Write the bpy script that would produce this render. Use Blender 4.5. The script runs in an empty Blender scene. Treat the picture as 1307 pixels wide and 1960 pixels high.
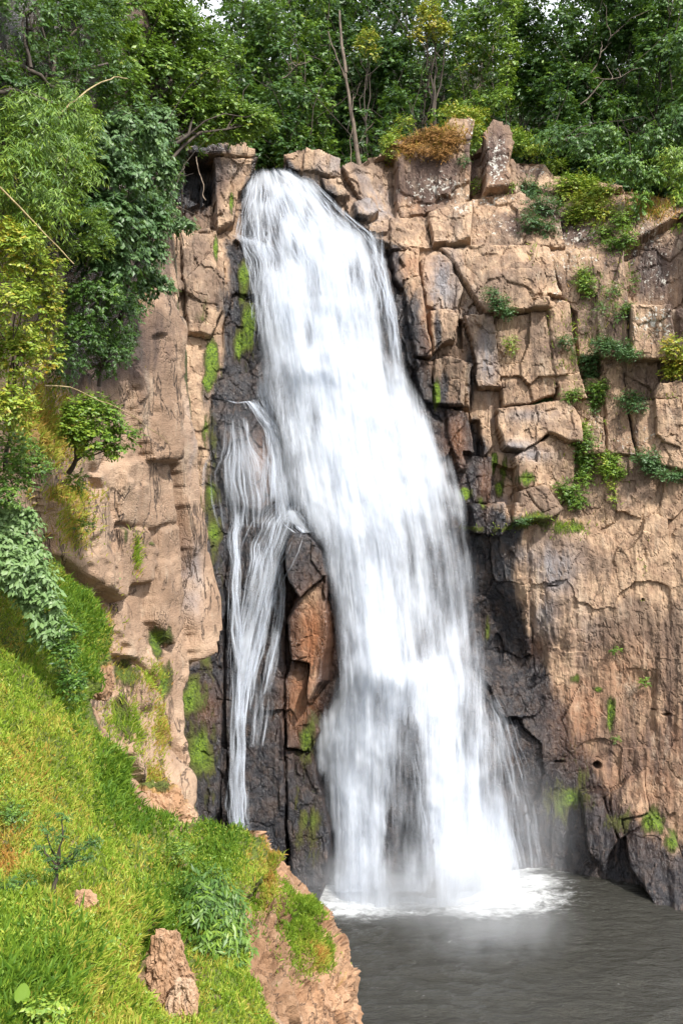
import bpy, math, random
import numpy as np
from mathutils import Vector

# ------------------------------------------------------------------ camera, sky, sun, exposure
S = bpy.context.scene
C = S.collection
FPX, CX, CY, CAMZ = 1700.0, 653.5, 980.0, 25.0
cd = bpy.data.cameras.new('camera'); cam = bpy.data.objects.new('camera', cd); C.objects.link(cam)
cam.location = (0, 0, CAMZ); cam.rotation_euler = (math.radians(90), 0, 0)
cd.sensor_fit = 'VERTICAL'; cd.sensor_height = 36.0; cd.lens = 36.0 * FPX / 1960.0
cd.clip_start = 0.1; cd.clip_end = 6000
S.camera = cam
SUN = Vector((0.50, -0.68, 0.95)).normalized()
W = bpy.data.worlds.new('World'); S.world = W; W.use_nodes = True
wn = W.node_tree; wn.nodes.clear()
sky = wn.nodes.new('ShaderNodeTexSky'); sky.sky_type = 'NISHITA'; sky.sun_disc = False
sky.sun_elevation = math.asin(SUN.z); sky.sun_rotation = math.atan2(SUN.x, SUN.y)
sky.air_density = 1.0; sky.dust_density = 3.0; sky.ozone_density = 1.0
bg = wn.nodes.new('ShaderNodeBackground'); bg.inputs['Strength'].default_value = 0.15
wo = wn.nodes.new('ShaderNodeOutputWorld')
wtc = wn.nodes.new('ShaderNodeTexCoord'); wnz = wn.nodes.new('ShaderNodeTexNoise'); wnz.inputs['Scale'].default_value = 2.2; wnz.inputs['Detail'].default_value = 5
wmr = wn.nodes.new('ShaderNodeMapRange'); wmr.inputs['From Min'].default_value = .35; wmr.inputs['From Max'].default_value = .6; wmr.inputs['To Min'].default_value = .45; wmr.inputs['To Max'].default_value = .9
wmx = wn.nodes.new('ShaderNodeMix'); wmx.data_type = 'RGBA'; wmx.inputs[7].default_value = (7.4, 7.6, 7.9, 1)
wn.links.new(wtc.outputs['Generated'], wnz.inputs['Vector']); wn.links.new(wnz.outputs[0], wmr.inputs[0]); wn.links.new(wmr.outputs[0], wmx.inputs[0])
wn.links.new(sky.outputs[0], wmx.inputs[6]); wn.links.new(wmx.outputs[2], bg.inputs[0]); wn.links.new(bg.outputs[0], wo.inputs[0])
ld = bpy.data.lights.new('sun', 'SUN'); ld.energy = 3.5; ld.angle = math.radians(0.9); ld.color = (1.0, 0.96, 0.89)
sun = bpy.data.objects.new('sun', ld); C.objects.link(sun); sun.location = (20, -20, 80)
sun.rotation_euler = SUN.to_track_quat('Z', 'Y').to_euler()
S.view_settings.view_transform = 'Standard'; S.view_settings.look = 'None'
S.view_settings.exposure = 0.92; S.view_settings.gamma = 1.0; S.view_settings.use_curve_mapping = False
S.render.engine = 'CYCLES'
cy = S.cycles
cy.max_bounces = 7; cy.diffuse_bounces = 3; cy.glossy_bounces = 2; cy.transmission_bounces = 3
cy.transparent_max_bounces = 24; cy.volume_bounces = 1; cy.use_denoising = True
cy.sample_clamp_indirect = 6; cy.caustics_reflective = False; cy.caustics_refractive = False
cy.volume_step_rate = 3.0

rng = np.random.default_rng(7)
random.seed(7)

# ------------------------------------------------------------------ numpy helpers
def hash3(ix, iy, iz, seed=0):
    h = (ix.astype(np.int64) * 374761393 + iy.astype(np.int64) * 668265263 + iz.astype(np.int64) * 2147483647 + seed * 1274126177) & 0xffffffff
    h = ((h ^ (h >> 13)) * 1274126177) & 0xffffffff
    h = ((h ^ (h >> 16)) * 2246822519) & 0xffffffff
    return (h ^ (h >> 15)) & 0xffffffff
def rnd3(ix, iy, iz, seed=0):
    return hash3(ix, iy, iz, seed) / 4294967295.0
def vnoise(p, seed=0):
    i = np.floor(p).astype(np.int64); f = p - i
    u = f * f * f * (f * (f * 6 - 15) + 10)
    r = np.zeros(len(p))
    for dx in (0, 1):
        wx = u[:, 0] if dx else 1 - u[:, 0]
        for dy in (0, 1):
            wy = u[:, 1] if dy else 1 - u[:, 1]
            for dz in (0, 1):
                wz = u[:, 2] if dz else 1 - u[:, 2]
                r += wx * wy * wz * rnd3(i[:, 0] + dx, i[:, 1] + dy, i[:, 2] + dz, seed)
    return r
def fbm(p, octv=4, seed=0, gain=0.5):
    a, s, t = 1.0, 0.0, 0.0
    q = np.array(p, float)
    for o in range(octv):
        s = s + a * (vnoise(q, seed + o * 17) - 0.5); t += a; a *= gain; q = q * 2.03 + 11.7
    return s / t * 2
def facets(p, seed=0, tilt=0.5):
    """angular rock facets: per-cell offset plus a tilted plane, and the distance to the cell border"""
    i = np.floor(p).astype(np.int64)
    f1 = np.full(len(p), 9.0); f2 = np.full(len(p), 9.0)
    cid = np.zeros((len(p), 3), np.int64); cc = np.zeros((len(p), 3))
    for dx in (-1, 0, 1):
        for dy in (-1, 0, 1):
            for dz in (-1, 0, 1):
                a, b, c = i[:, 0] + dx, i[:, 1] + dy, i[:, 2] + dz
                cx = a + 0.1 + 0.8 * rnd3(a, b, c, seed + 1); cyy = b + 0.1 + 0.8 * rnd3(a, b, c, seed + 2); cz = c + 0.1 + 0.8 * rnd3(a, b, c, seed + 3)
                d = np.maximum(np.maximum(abs(p[:, 0] - cx), abs(p[:, 2] - cz)), abs(p[:, 1] - cyy)) * 0.6 + 0.4 * np.sqrt((p[:, 0] - cx) ** 2 + (p[:, 1] - cyy) ** 2 + (p[:, 2] - cz) ** 2)
                n = d < f1
                f2 = np.where(n, f1, np.minimum(f2, d)); f1 = np.where(n, d, f1)
                cid[n, 0], cid[n, 1], cid[n, 2] = a[n], b[n], c[n]
                cc[n, 0], cc[n, 1], cc[n, 2] = cx[n], cyy[n], cz[n]
    off = rnd3(cid[:, 0], cid[:, 1], cid[:, 2], seed + 4) - 0.5
    for k in range(3):
        off = off + tilt * 2 * (rnd3(cid[:, 0], cid[:, 1], cid[:, 2], seed + 5 + k) - 0.5) * (p[:, k] - cc[:, k])
    return off, f2 - f1
def sstep(a, b, x):
    t = np.clip((x - a) / (b - a), 0, 1); return t * t * (3 - 2 * t)
def rbf(ctrl):
    c = np.array(ctrl, float); X = c[:, :2] / 300.0; n = len(c)
    def phi(r2): return np.where(r2 > 1e-12, 0.5 * r2 * np.log(r2 + 1e-12), 0)
    D = ((X[:, None] - X[None]) ** 2).sum(-1)
    A = np.zeros((n + 3, n + 3)); A[:n, :n] = phi(D) + np.eye(n) * 0.01
    A[:n, n] = 1; A[:n, n + 1:] = X; A[n, :n] = 1; A[n + 1:, :n] = X.T
    w = np.linalg.solve(A, np.concatenate([c[:, 2], np.zeros(3)]))
    def f(px, py):
        q = np.stack([px, py], -1) / 300.0; r = np.full(len(px), w[n]) + q @ w[n + 1:]
        for k in range(n):
            r += w[k] * phi((q[:, 0] - X[k, 0]) ** 2 + (q[:, 1] - X[k, 1]) ** 2)
        return r
    return f
def sdf(poly, x, y):
    """signed distance in pixels to a polygon (negative inside)"""
    P = np.array(poly, float); d = np.full(len(x), 1e9); inside = np.zeros(len(x), bool)
    for k in range(len(P)):
        a, b = P[k], P[(k + 1) % len(P)]
        e = b - a; t = np.clip(((x - a[0]) * e[0] + (y - a[1]) * e[1]) / (e @ e + 1e-9), 0, 1)
        d = np.minimum(d, (x - a[0] - t * e[0]) ** 2 + (y - a[1] - t * e[1]) ** 2)
        if a[1] != b[1]:
            c = ((a[1] > y) != (b[1] > y)) & (x < (b[0] - a[0]) * (y - a[1]) / (b[1] - a[1]) + a[0])
            inside ^= c
    d = np.sqrt(d)
    return np.where(inside, -d, d)
def blobs(lst, x, y):
    r = np.zeros(len(x))
    for (a, b, rx, ry, s) in lst:
        r = np.maximum(r, s * np.exp(-(((x - a) / rx) ** 2 + ((y - b) / ry) ** 2)))
    return r
def world(px, py, Y):
    px, py, Y = np.broadcast_arrays(np.asarray(px, float), np.asarray(py, float), np.asarray(Y, float))
    return np.stack([(px - CX) / FPX * Y, Y, CAMZ + (CY - py) / FPX * Y], -1)

# ------------------------------------------------------------------ scene-object helpers
def tag(o, label=None, cat=None, group=None, kind=None):
    if label: o['label'] = label
    if cat: o['category'] = cat
    if group: o['group'] = group
    if kind: o['kind'] = kind
    return o
def empty(name, loc, label=None, cat=None, group=None, kind=None):
    o = bpy.data.objects.new(name, None); C.objects.link(o); o.location = loc; o.empty_display_size = 0.3
    return tag(o, label, cat, group, kind)
def mesh(name, V, F, mat, parent=None, smooth=True, fattr=None, cattr=None, uv=None, sharp=None):
    V = np.ascontiguousarray(V, np.float32); F = np.ascontiguousarray(F, np.int32); k = F.shape[1]
    if parent is not None:
        V = V - np.array(parent.location, np.float32)
    me = bpy.data.meshes.new(name)
    me.vertices.add(len(V)); me.vertices.foreach_set('co', V.ravel())
    me.loops.add(F.size); me.loops.foreach_set('vertex_index', F.ravel())
    me.polygons.add(len(F)); me.polygons.foreach_set('loop_start', np.arange(0, F.size, k, dtype=np.int32))
    try: me.polygons.foreach_set('loop_total', np.full(len(F), k, np.int32))
    except Exception: pass
    me.update(calc_edges=True)
    me.polygons.foreach_set('use_smooth', np.full(len(F), bool(smooth)))
    for nm, a in (fattr or {}).items():
        at = me.attributes.new(nm, 'FLOAT', 'POINT'); at.data.foreach_set('value', np.ascontiguousarray(a, np.float32))
    for nm, a in (cattr or {}).items():
        at = me.attributes.new(nm, 'FLOAT_COLOR', 'POINT')
        a = np.concatenate([a, np.ones((len(a), 1))], 1); at.data.foreach_set('color', np.ascontiguousarray(a, np.float32).ravel())
    if uv is not None:
        at = me.attributes.new('flow', 'FLOAT_VECTOR', 'POINT'); at.data.foreach_set('vector', np.ascontiguousarray(uv, np.float32).ravel())
    me.materials.append(mat)
    o = bpy.data.objects.new(name, me); C.objects.link(o)
    if parent is not None: o.parent = parent
    return o
def tube(paths, sides=6):
    """paths: list of (points (n,3), radii (n)) -> V, F quads"""
    Vs, Fs, b = [], [], 0
    for pts, rad in paths:
        pts = np.asarray(pts, float); n = len(pts); rad = np.broadcast_to(rad, n)
        t = np.gradient(pts, axis=0); t /= np.linalg.norm(t, axis=1)[:, None] + 1e-9
        ref = np.where(abs(t[:, 2:3]) > 0.9, np.array([[1., 0, 0]]), np.array([[0, 0, 1.]]))
        s = np.cross(t, ref); s /= np.linalg.norm(s, axis=1)[:, None] + 1e-9; u = np.cross(t, s)
        a = np.linspace(0, 2 * np.pi, sides, endpoint=False)
        ring = pts[:, None] + (s[:, None] * np.cos(a)[None, :, None] + u[:, None] * np.sin(a)[None, :, None]) * rad[:, None, None]
        Vs.append(ring.reshape(-1, 3))
        i = np.arange(n - 1)[:, None] * sides; j = np.arange(sides)[None]; j2 = (j + 1) % sides
        Fs.append(np.stack([i + j, i + j2, i + sides + j2, i + sides + j], -1).reshape(-1, 4) + b)
        b += n * sides
    return np.concatenate(Vs), np.concatenate(Fs)
def wander(a, b, n=8, amp=0.1, sag=0.0, r=None):
    r = r or rng
    a, b = np.array(a, float), np.array(b, float); t = np.linspace(0, 1, n)[:, None]
    p = a + (b - a) * t; L = np.linalg.norm(b - a)
    j = r.normal(0, amp * L / 2, (n, 3)); j[0] = 0; j[-1] = 0
    j = (j + np.roll(j, 1, 0)) / 2; j[0] = 0
    p += j; p[:, 2] += sag * L * 4 * (t * (1 - t))[:, 0]
    return p

# ------------------------------------------------------------------ materials
def nodes(name):
    m = bpy.data.materials.new(name); m.use_nodes = True; m.node_tree.nodes.clear(); return m, m.node_tree
class NT:
    def __init__(s, name): s.m, s.t = nodes(name); s.l = s.t.links
    def n(s, typ, ins=None, **kw):
        nd = s.t.nodes.new(typ)
        for k, v in kw.items(): setattr(nd, k, v)
        for k, v in (ins or {}).items(): s.set(nd, k, v)
        return nd
    def set(s, nd, k, v):
        sock = nd.inputs[k]
        if isinstance(v, bpy.types.NodeSocket): s.l.new(v, sock)
        else: sock.default_value = v
    def math(s, op, a, b=0.0, c=None, clamp=False):
        nd = s.n('ShaderNodeMath', operation=op, use_clamp=clamp); s.set(nd, 0, a); s.set(nd, 1, b)
        if c is not None: s.set(nd, 2, c)
        return nd.outputs[0]
    def maprange(s, v, a, b, c=0.0, d=1.0):
        nd = s.n('ShaderNodeMapRange', {'Value': v, 'From Min': a, 'From Max': b, 'To Min': c, 'To Max': d}, interpolation_type='SMOOTHSTEP'); return nd.outputs[0]
    def mix(s, f, a, b, bt='MIX'):
        nd = s.n('ShaderNodeMix', data_type='RGBA', blend_type=bt)
        s.set(nd, 0, f); s.set(nd, 6, a if isinstance(a, bpy.types.NodeSocket) else (*a, 1)); s.set(nd, 7, b if isinstance(b, bpy.types.NodeSocket) else (*b, 1))
        return nd.outputs[2]
    def noise(s, vec, scale, detail=4, rough=0.55, dist=0.0):
        return s.n('ShaderNodeTexNoise', {'Vector': vec, 'Scale': scale, 'Detail': detail, 'Roughness': rough, 'Distortion': dist}).outputs[0]
    def scaled(s, vec, v):
        return s.n('ShaderNodeVectorMath', {0: vec, 1: v}, operation='MULTIPLY').outputs[0]
    def out(s, sh, vol=None, disp=None):
        o = s.n('ShaderNodeOutputMaterial')
        if sh: s.l.new(sh, o.inputs[0])
        if vol: s.l.new(vol, o.inputs[1])
        return s.m

def rock_material(name, tanA, tanB, dark, wetc, soil=False, ysc=1.0):  # colours vary by noise and by where the rock is wet, mossy, stained or has shade painted in
    t = NT(name)
    pos = t.scaled(t.n('ShaderNodeNewGeometry').outputs['Position'], (1.0, ysc, 1.0))
    m1 = t.n('ShaderNodeSeparateColor', {0: t.n('ShaderNodeAttribute', attribute_name='mask_a').outputs[0]}).outputs
    m2 = t.n('ShaderNodeSeparateColor', {0: t.n('ShaderNodeAttribute', attribute_name='mask_b').outputs[0]}).outputs
    purp = t.n('ShaderNodeAttribute', attribute_name='stain_shade').outputs['Fac']
    wet, moss, lich = m1[0], m1[1], m1[2]; grey, red, dry = m2[0], m2[1], m2[2]
    vert = t.scaled(pos, (1.0, 1.0, 0.16))
    nl = t.noise(pos, 0.22, 5, 0.6); nm = t.noise(pos, 1.1, 6, 0.65); nf = t.noise(pos, 6.0, 6, 0.7)
    nv = t.noise(vert, 0.9, 6, 0.65, 0.4); nv2 = t.noise(vert, 3.2, 5, 0.65)
    col = t.mix(t.maprange(nm, 0.35, 0.65), tanA, tanB)
    col = t.mix(t.maprange(nl, 0.45, 0.6, 0, 0.7), col, dark)
    col = t.mix(t.maprange(nv, 0.52, 0.72, 0, 0.55), col, dark)
    col = t.mix(t.maprange(nv2, 0.56, 0.7, 0, 0.35), col, (0.40, 0.32, 0.24))
    col = t.mix(t.math('MULTIPLY', grey, t.maprange(nv, 0.38, 0.55, 0.25, 1.0)), col, t.mix(nm, (0.34, 0.33, 0.34), (0.10, 0.10, 0.12)))
    col = t.mix(t.math('MULTIPLY', red, t.maprange(nm, 0.3, 0.6, 0.55, 1.0)), col, t.mix(nv2, (0.17, 0.062, 0.028), (0.34, 0.15, 0.065)))
    col = t.mix(t.maprange(t.math('ADD', purp, t.math('MULTIPLY', t.math('SUBTRACT', nv, 0.5), 1.0)), 0.25, 0.65, 0, 0.92), col, t.mix(nm, (0.050, 0.032, 0.030), (0.13, 0.082, 0.062)))
    # dry orange lichen and dead grass mats
    dm = t.maprange(t.math('ADD', dry, t.math('MULTIPLY', t.math('SUBTRACT', nf, 0.5), 0.9)), 0.45, 0.65)
    col = t.mix(t.math('MULTIPLY', dm, 0.8), col, t.mix(nf, (0.24, 0.12, 0.03), (0.34, 0.24, 0.07)))
    vpos = t.scaled(pos, (1, 1, 0.22))
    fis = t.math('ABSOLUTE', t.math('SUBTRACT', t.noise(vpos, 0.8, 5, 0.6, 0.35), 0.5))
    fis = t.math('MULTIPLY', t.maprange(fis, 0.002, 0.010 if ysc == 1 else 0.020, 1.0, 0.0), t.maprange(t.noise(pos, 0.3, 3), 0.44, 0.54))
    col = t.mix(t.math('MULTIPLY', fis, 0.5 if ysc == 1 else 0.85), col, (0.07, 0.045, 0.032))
    pit = t.maprange(t.noise(t.scaled(pos, (1, 1, .6)), 4.5, 5, 0.75), 0.60, 0.68, 0, 0.55)
    col = t.mix(pit, col, dark)
    pale = t.maprange(t.noise(t.scaled(pos, (1, 1, .35)), 0.6, 5, 0.7), 0.55, 0.7, 0, 0.45)
    col = t.mix(pale, col, (0.50, 0.40, 0.30))
    # wet dark rock, and shade painted in with the same mask
    wm = t.maprange(t.math('ADD', wet, t.math('MULTIPLY', t.math('SUBTRACT', nv, 0.5), 1.1)), 0.3, 0.75)
    wcol = t.mix(t.maprange(nm, 0.4, 0.7), wetc, (0.055, 0.040, 0.034))
    wcol = t.mix(t.maprange(nv2, 0.55, 0.72, 0, 0.4), wcol, (0.14, 0.09, 0.06))
    wcol = t.mix(t.math('MULTIPLY', red, 0.75), wcol, t.mix(nv2, (0.13, 0.05, 0.02), (0.27, 0.12, 0.05)))
    col = t.mix(wm, col, wcol)
    # white crustose lichen spots
    ln_ = t.math('ADD', t.noise(pos, 2.9, 4, 0.75), t.math('MULTIPLY', lich, 0.17))
    ls = t.math('MULTIPLY', t.maprange(ln_, 0.655, 0.69), t.maprange(lich, 0.08, 0.3))
    col = t.mix(t.math('MULTIPLY', ls, 0.85), col, (0.55, 0.53, 0.47))
    # moss
    mm = t.maprange(t.math('ADD', moss, t.math('MULTIPLY', t.math('SUBTRACT', t.noise(vert, 2.2, 6, 0.75), 0.5), 1.7)), 0.42, 0.68)
    mc = t.mix(t.maprange(nf, 0.35, 0.65), (0.045, 0.085, 0.012), (0.20, 0.30, 0.02))
    mc = t.mix(t.maprange(moss, 0.95, 0.55), mc, (0.075, 0.075, 0.016))
    col = t.mix(mm, col, mc)
    hsum = t.math('ADD', t.math('MULTIPLY', nf, 0.5), t.math('MULTIPLY', nv2, 0.75))
    hsum = t.math('ADD', hsum, t.math('MULTIPLY', t.noise(pos, 17.0, 4, 0.7), 0.35))
    hsum = t.math('ADD', hsum, t.math('MULTIPLY', mm, t.noise(pos, 12.0, 3, 0.7)))
    ridge = t.math('ABSOLUTE', t.math('SUBTRACT', t.noise(t.scaled(pos, (1, 1, 0.3)), 0.55, 5, 0.62, 0.3), 0.5))
    line = t.math('MULTIPLY', t.maprange(ridge, 0.0, 0.010, 1.0, 0.0), t.maprange(t.noise(pos, 0.35, 2), 0.42, 0.55))
    hsum = t.math('SUBTRACT', hsum, t.math('ADD', t.math('MULTIPLY', line, 0.4), t.math('MULTIPLY', fis, 1.0)))
    bump = t.n('ShaderNodeBump', {'Strength': 0.75, 'Distance': (0.22 if ysc == 1 else 0.36) if not soil else 0.12, 'Height': hsum})
    rough = t.math('SUBTRACT', 0.88, t.math('MULTIPLY', wm, t.math('SUBTRACT', 1.0, mm)), clamp=True)
    rough = t.maprange(rough, 0.0, 0.88, 0.20, 0.88)
    bs = t.n('ShaderNodeBsdfPrincipled', {'Base Color': col, 'Roughness': rough, 'Normal': bump.outputs[0], 'Specular IOR Level': 0.5})
    return t.out(bs.outputs[0])
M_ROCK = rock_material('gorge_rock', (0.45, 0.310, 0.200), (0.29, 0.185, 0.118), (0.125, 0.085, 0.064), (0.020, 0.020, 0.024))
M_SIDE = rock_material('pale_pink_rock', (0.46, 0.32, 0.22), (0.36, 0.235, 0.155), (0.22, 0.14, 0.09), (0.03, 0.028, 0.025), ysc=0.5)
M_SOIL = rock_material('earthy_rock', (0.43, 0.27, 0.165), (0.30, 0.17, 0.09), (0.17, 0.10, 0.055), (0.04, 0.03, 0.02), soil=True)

def leaf_material(name, stops, trans=0.28, rough=0.42, spec=0.5):
    t = NT(name)
    tint = t.n('ShaderNodeAttribute', attribute_name='tint').outputs['Fac']
    r = t.n('ShaderNodeValToRGB', {0: tint}); cr = r.color_ramp
    while len(cr.elements) < len(stops): cr.elements.new(0.5)
    for e, (p, c) in zip(cr.elements, stops): e.position = p; e.color = (*c, 1)
    p = t.n('ShaderNodeBsdfPrincipled', {'Base Color': r.outputs[0], 'Roughness': rough, 'Specular IOR Level': spec})
    tr = t.n('ShaderNodeBsdfTranslucent', {'Color': t.mix(0.5, r.outputs[0], (0.16, 0.26, 0.02))})
    mx = t.n('ShaderNodeMixShader', {0: trans, 1: p.outputs[0], 2: tr.outputs[0]})
    return t.out(mx.outputs[0])
M_LEAF = leaf_material('broad_leaves', [(0, (0.022, 0.062, 0.014)), (0.35, (0.065, 0.145, 0.024)), (0.65, (0.17, 0.28, 0.028)), (0.85, (0.32, 0.38, 0.04)), (1, (0.42, 0.29, 0.03))], rough=0.44, spec=0.5)
M_BLUE = leaf_material('grey_green_leaves', [(0, (0.025, 0.065, 0.022)), (0.5, (0.075, 0.155, 0.050)), (1, (0.20, 0.31, 0.11))], rough=0.44, spec=0.5)
M_GRASS = leaf_material('grass_blades', [(0, (0.055, 0.13, 0.012)), (0.35, (0.15, 0.25, 0.020)), (0.6, (0.27, 0.37, 0.035)), (0.8, (0.42, 0.38, 0.07)), (1, (0.42, 0.20, 0.05))], trans=0.35, rough=0.6, spec=0.25)
M_DEAD = leaf_material('dead_leaves', [(0, (0.09, 0.045, 0.02)), (0.8, (0.20, 0.095, 0.03)), (1, (0.36, 0.19, 0.06))], trans=.2, rough=.7, spec=.2)
def plain(name, col, rough=0.8, col2=None, scale=4.0):
    t = NT(name); c = t.n('ShaderNodeNewGeometry').outputs['Position']
    n = t.noise(t.scaled(c, (1, 1, 0.35)), scale, 5, 0.65)
    cc = t.mix(t.maprange(n, 0.35, 0.65), col, col2 or tuple(v * 0.5 for v in col))
    b = t.n('ShaderNodeBump', {'Strength': 0.6, 'Distance': 0.05, 'Height': n})
    return t.out(t.n('ShaderNodeBsdfPrincipled', {'Base Color': cc, 'Roughness': rough, 'Normal': b.outputs[0]}).outputs[0])
M_BARK = plain('bark', (0.07, 0.052, 0.038), 0.85)
M_PALE = plain('pale_bark', (0.34, 0.26, 0.19), 0.85, (0.14, 0.10, 0.075))
M_TWIG = plain('grey_brown_bark', (0.17, 0.13, 0.095), 0.85, (0.07, 0.052, 0.04))
M_CANE = plain('dry_cane', (0.42, 0.33, 0.16), 0.6, (0.22, 0.16, 0.07))
M_HUMUS = plain('forest_floor', (0.035, 0.04, 0.018), 0.95, (0.02, 0.018, 0.01), 1.0)
M_HOLE = plain('hole_shade', (0.012, 0.010, 0.009), 0.9)

def water_material(name, bright=0.84, soft=1.0):
    t = NT(name)
    flow = t.n('ShaderNodeAttribute', attribute_name='flow').outputs['Vector']
    cov = t.n('ShaderNodeAttribute', attribute_name='cover').outputs['Fac']
    n1 = t.noise(t.scaled(flow, (0.9, 0.07, 1)), 1.0, 4, 0.6, 0.15)
    n2 = t.noise(t.scaled(flow, (4.2, 0.16, 1)), 1.0, 4, 0.65, 0.1)
    n3 = t.noise(t.scaled(flow, (0.45, 0.22, 1)), 1.0, 3, 0.6)
    a = t.math('MULTIPLY', t.math('SUBTRACT', n1, 0.5), 1.25)
    a = t.math('ADD', a, t.math('MULTIPLY', t.math('SUBTRACT', n2, 0.5), 0.5))
    a = t.math('ADD', a, t.math('MULTIPLY', t.math('SUBTRACT', n3, 0.5), 1.3))
    a = t.math('ADD', a, cov)
    a = t.maprange(a, 0.05, 1.15, 0, .97)
    a = t.math('MULTIPLY', a, t.maprange(cov, 0.0, 0.12))
    bump = t.n('ShaderNodeBump', {'Strength': 0.22, 'Distance': 0.3, 'Height': t.math('ADD', n1, t.math('MULTIPLY', n2, 0.4))})
    d = t.n('ShaderNodeBsdfDiffuse', {'Color': (bright * 0.93, bright * 0.97, bright * 1.04, 1), 'Normal': bump.outputs[0]})
    tl = t.n('ShaderNodeBsdfTranslucent', {'Color': (0.66, 0.75, 0.88, 1)})
    w = t.n('ShaderNodeMixShader', {0: 0.4, 1: d.outputs[0], 2: tl.outputs[0]})
    tr = t.n('ShaderNodeBsdfTransparent')
    mx = t.n('ShaderNodeMixShader', {0: a, 1: tr.outputs[0], 2: w.outputs[0]})
    return t.out(mx.outputs[0])
M_VEIL = water_material('falling_water')

def strand_material():
    t = NT('water_strand')
    cov = t.n('ShaderNodeAttribute', attribute_name='cover').outputs['Fac']
    flow = t.n('ShaderNodeAttribute', attribute_name='flow').outputs['Vector']
    n = t.noise(t.scaled(flow, (9.0, 0.5, 1)), 1.0, 3, 0.6)
    a = t.math('MULTIPLY', cov, t.maprange(n, 0.3, 0.65, 0.25, 1.0))
    d = t.n('ShaderNodeBsdfDiffuse', {'Color': (0.76, 0.80, 0.87, 1)})
    tl = t.n('ShaderNodeBsdfTranslucent', {'Color': (0.66, 0.75, 0.88, 1)})
    w = t.n('ShaderNodeMixShader', {0: 0.4, 1: d.outputs[0], 2: tl.outputs[0]})
    mx = t.n('ShaderNodeMixShader', {0: a, 1: t.n('ShaderNodeBsdfTransparent').outputs[0], 2: w.outputs[0]})
    return t.out(mx.outputs[0])
M_STRAND = strand_material()

# ------------------------------------------------------------------ relief surfaces
class Relief:
    """a rock or earth surface: a grid of points at their own distances, wrapped over at its free edges and carved along its normals"""
    def __init__(s, x0, x1, y0, y1, step, Yf, top=None, right=None, left=None):
        s.x0, s.y0, s.step = x0, y0, step
        s.nx = int((x1 - x0) / step) + 1; s.ny = int((y1 - y0) / step) + 1
        gx, gy = np.meshgrid(x0 + np.arange(s.nx) * step, y0 + np.arange(s.ny) * step)
        s.px, s.py = gx.ravel().astype(float), gy.ravel().astype(float)
        px, py = s.px.copy(), s.py.copy(); Y = Yf(px, py)
        s.free = np.zeros(len(px), bool)
        if top is not None:
            T = np.interp(px, *zip(*top)); e = np.maximum(T - py, 0); Yt = Yf(px, T)
            k = e > 0; Y = np.where(k, Yt + e * 0.13, Y)
            zt = (CY - T) / FPX * Yt
            py = np.where(k, CY - (zt - e * 0.004) * FPX / Y, py); s.free |= k
            px = np.where(k, CX + (px - CX) * Yt / Y, px)
        if right is not None:
            R = np.interp(py, *zip(*[(b, a) for a, b in right])); e = np.maximum(px - R, 0); k = e > 0
            YR = Yf(R, py); Y = np.where(k, YR + e * 0.11, Y); px = np.where(k, R - e * 0.10, px)
            s.free |= k
        s.P = world(px, py, Y); s.normals()
    def normals(s):
        G = s.P.reshape(s.ny, s.nx, 3); du = np.gradient(G, axis=1); dv = np.gradient(G, axis=0)
        n = np.cross(du.reshape(-1, 3), -dv.reshape(-1, 3)); n /= np.linalg.norm(n, axis=1)[:, None] + 1e-9
        s.N = np.where((n[:, 1:2] > 0) & ~s.free[:, None], -n, n)
    def smoothN(s, it=6):
        N = s.N.reshape(s.ny, s.nx, 3)
        for _ in range(it):
            N = (N + np.roll(N, 1, 0) + np.roll(N, -1, 0) + np.roll(N, 1, 1) + np.roll(N, -1, 1)) / 5
        N = N.reshape(-1, 3); s.Ns = N / (np.linalg.norm(N, axis=1)[:, None] + 1e-9)
    def displace(s, d): s.P = s.P + s.Ns * d[:, None]; s.normals()
    def idx(s, px, py):
        i = np.clip(np.round((np.asarray(px) - s.x0) / s.step).astype(int), 0, s.nx - 1); j = np.clip(np.round((np.asarray(py) - s.y0) / s.step).astype(int), 0, s.ny - 1)
        return j * s.nx + i
    def at(s, px, py):
        k = s.idx(px, py); return s.P[k], s.N[k]
    def faces(s):
        i, j = np.meshgrid(np.arange(s.nx - 1), np.arange(s.ny - 1)); a = (j * s.nx + i).ravel()
        return np.stack([a, a + s.nx, a + s.nx + 1, a + 1], -1)
def sub(V, F, sel):
    Fs = F[sel]; u, inv = np.unique(Fs, return_inverse=True); return u, inv.reshape(Fs.shape)

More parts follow.
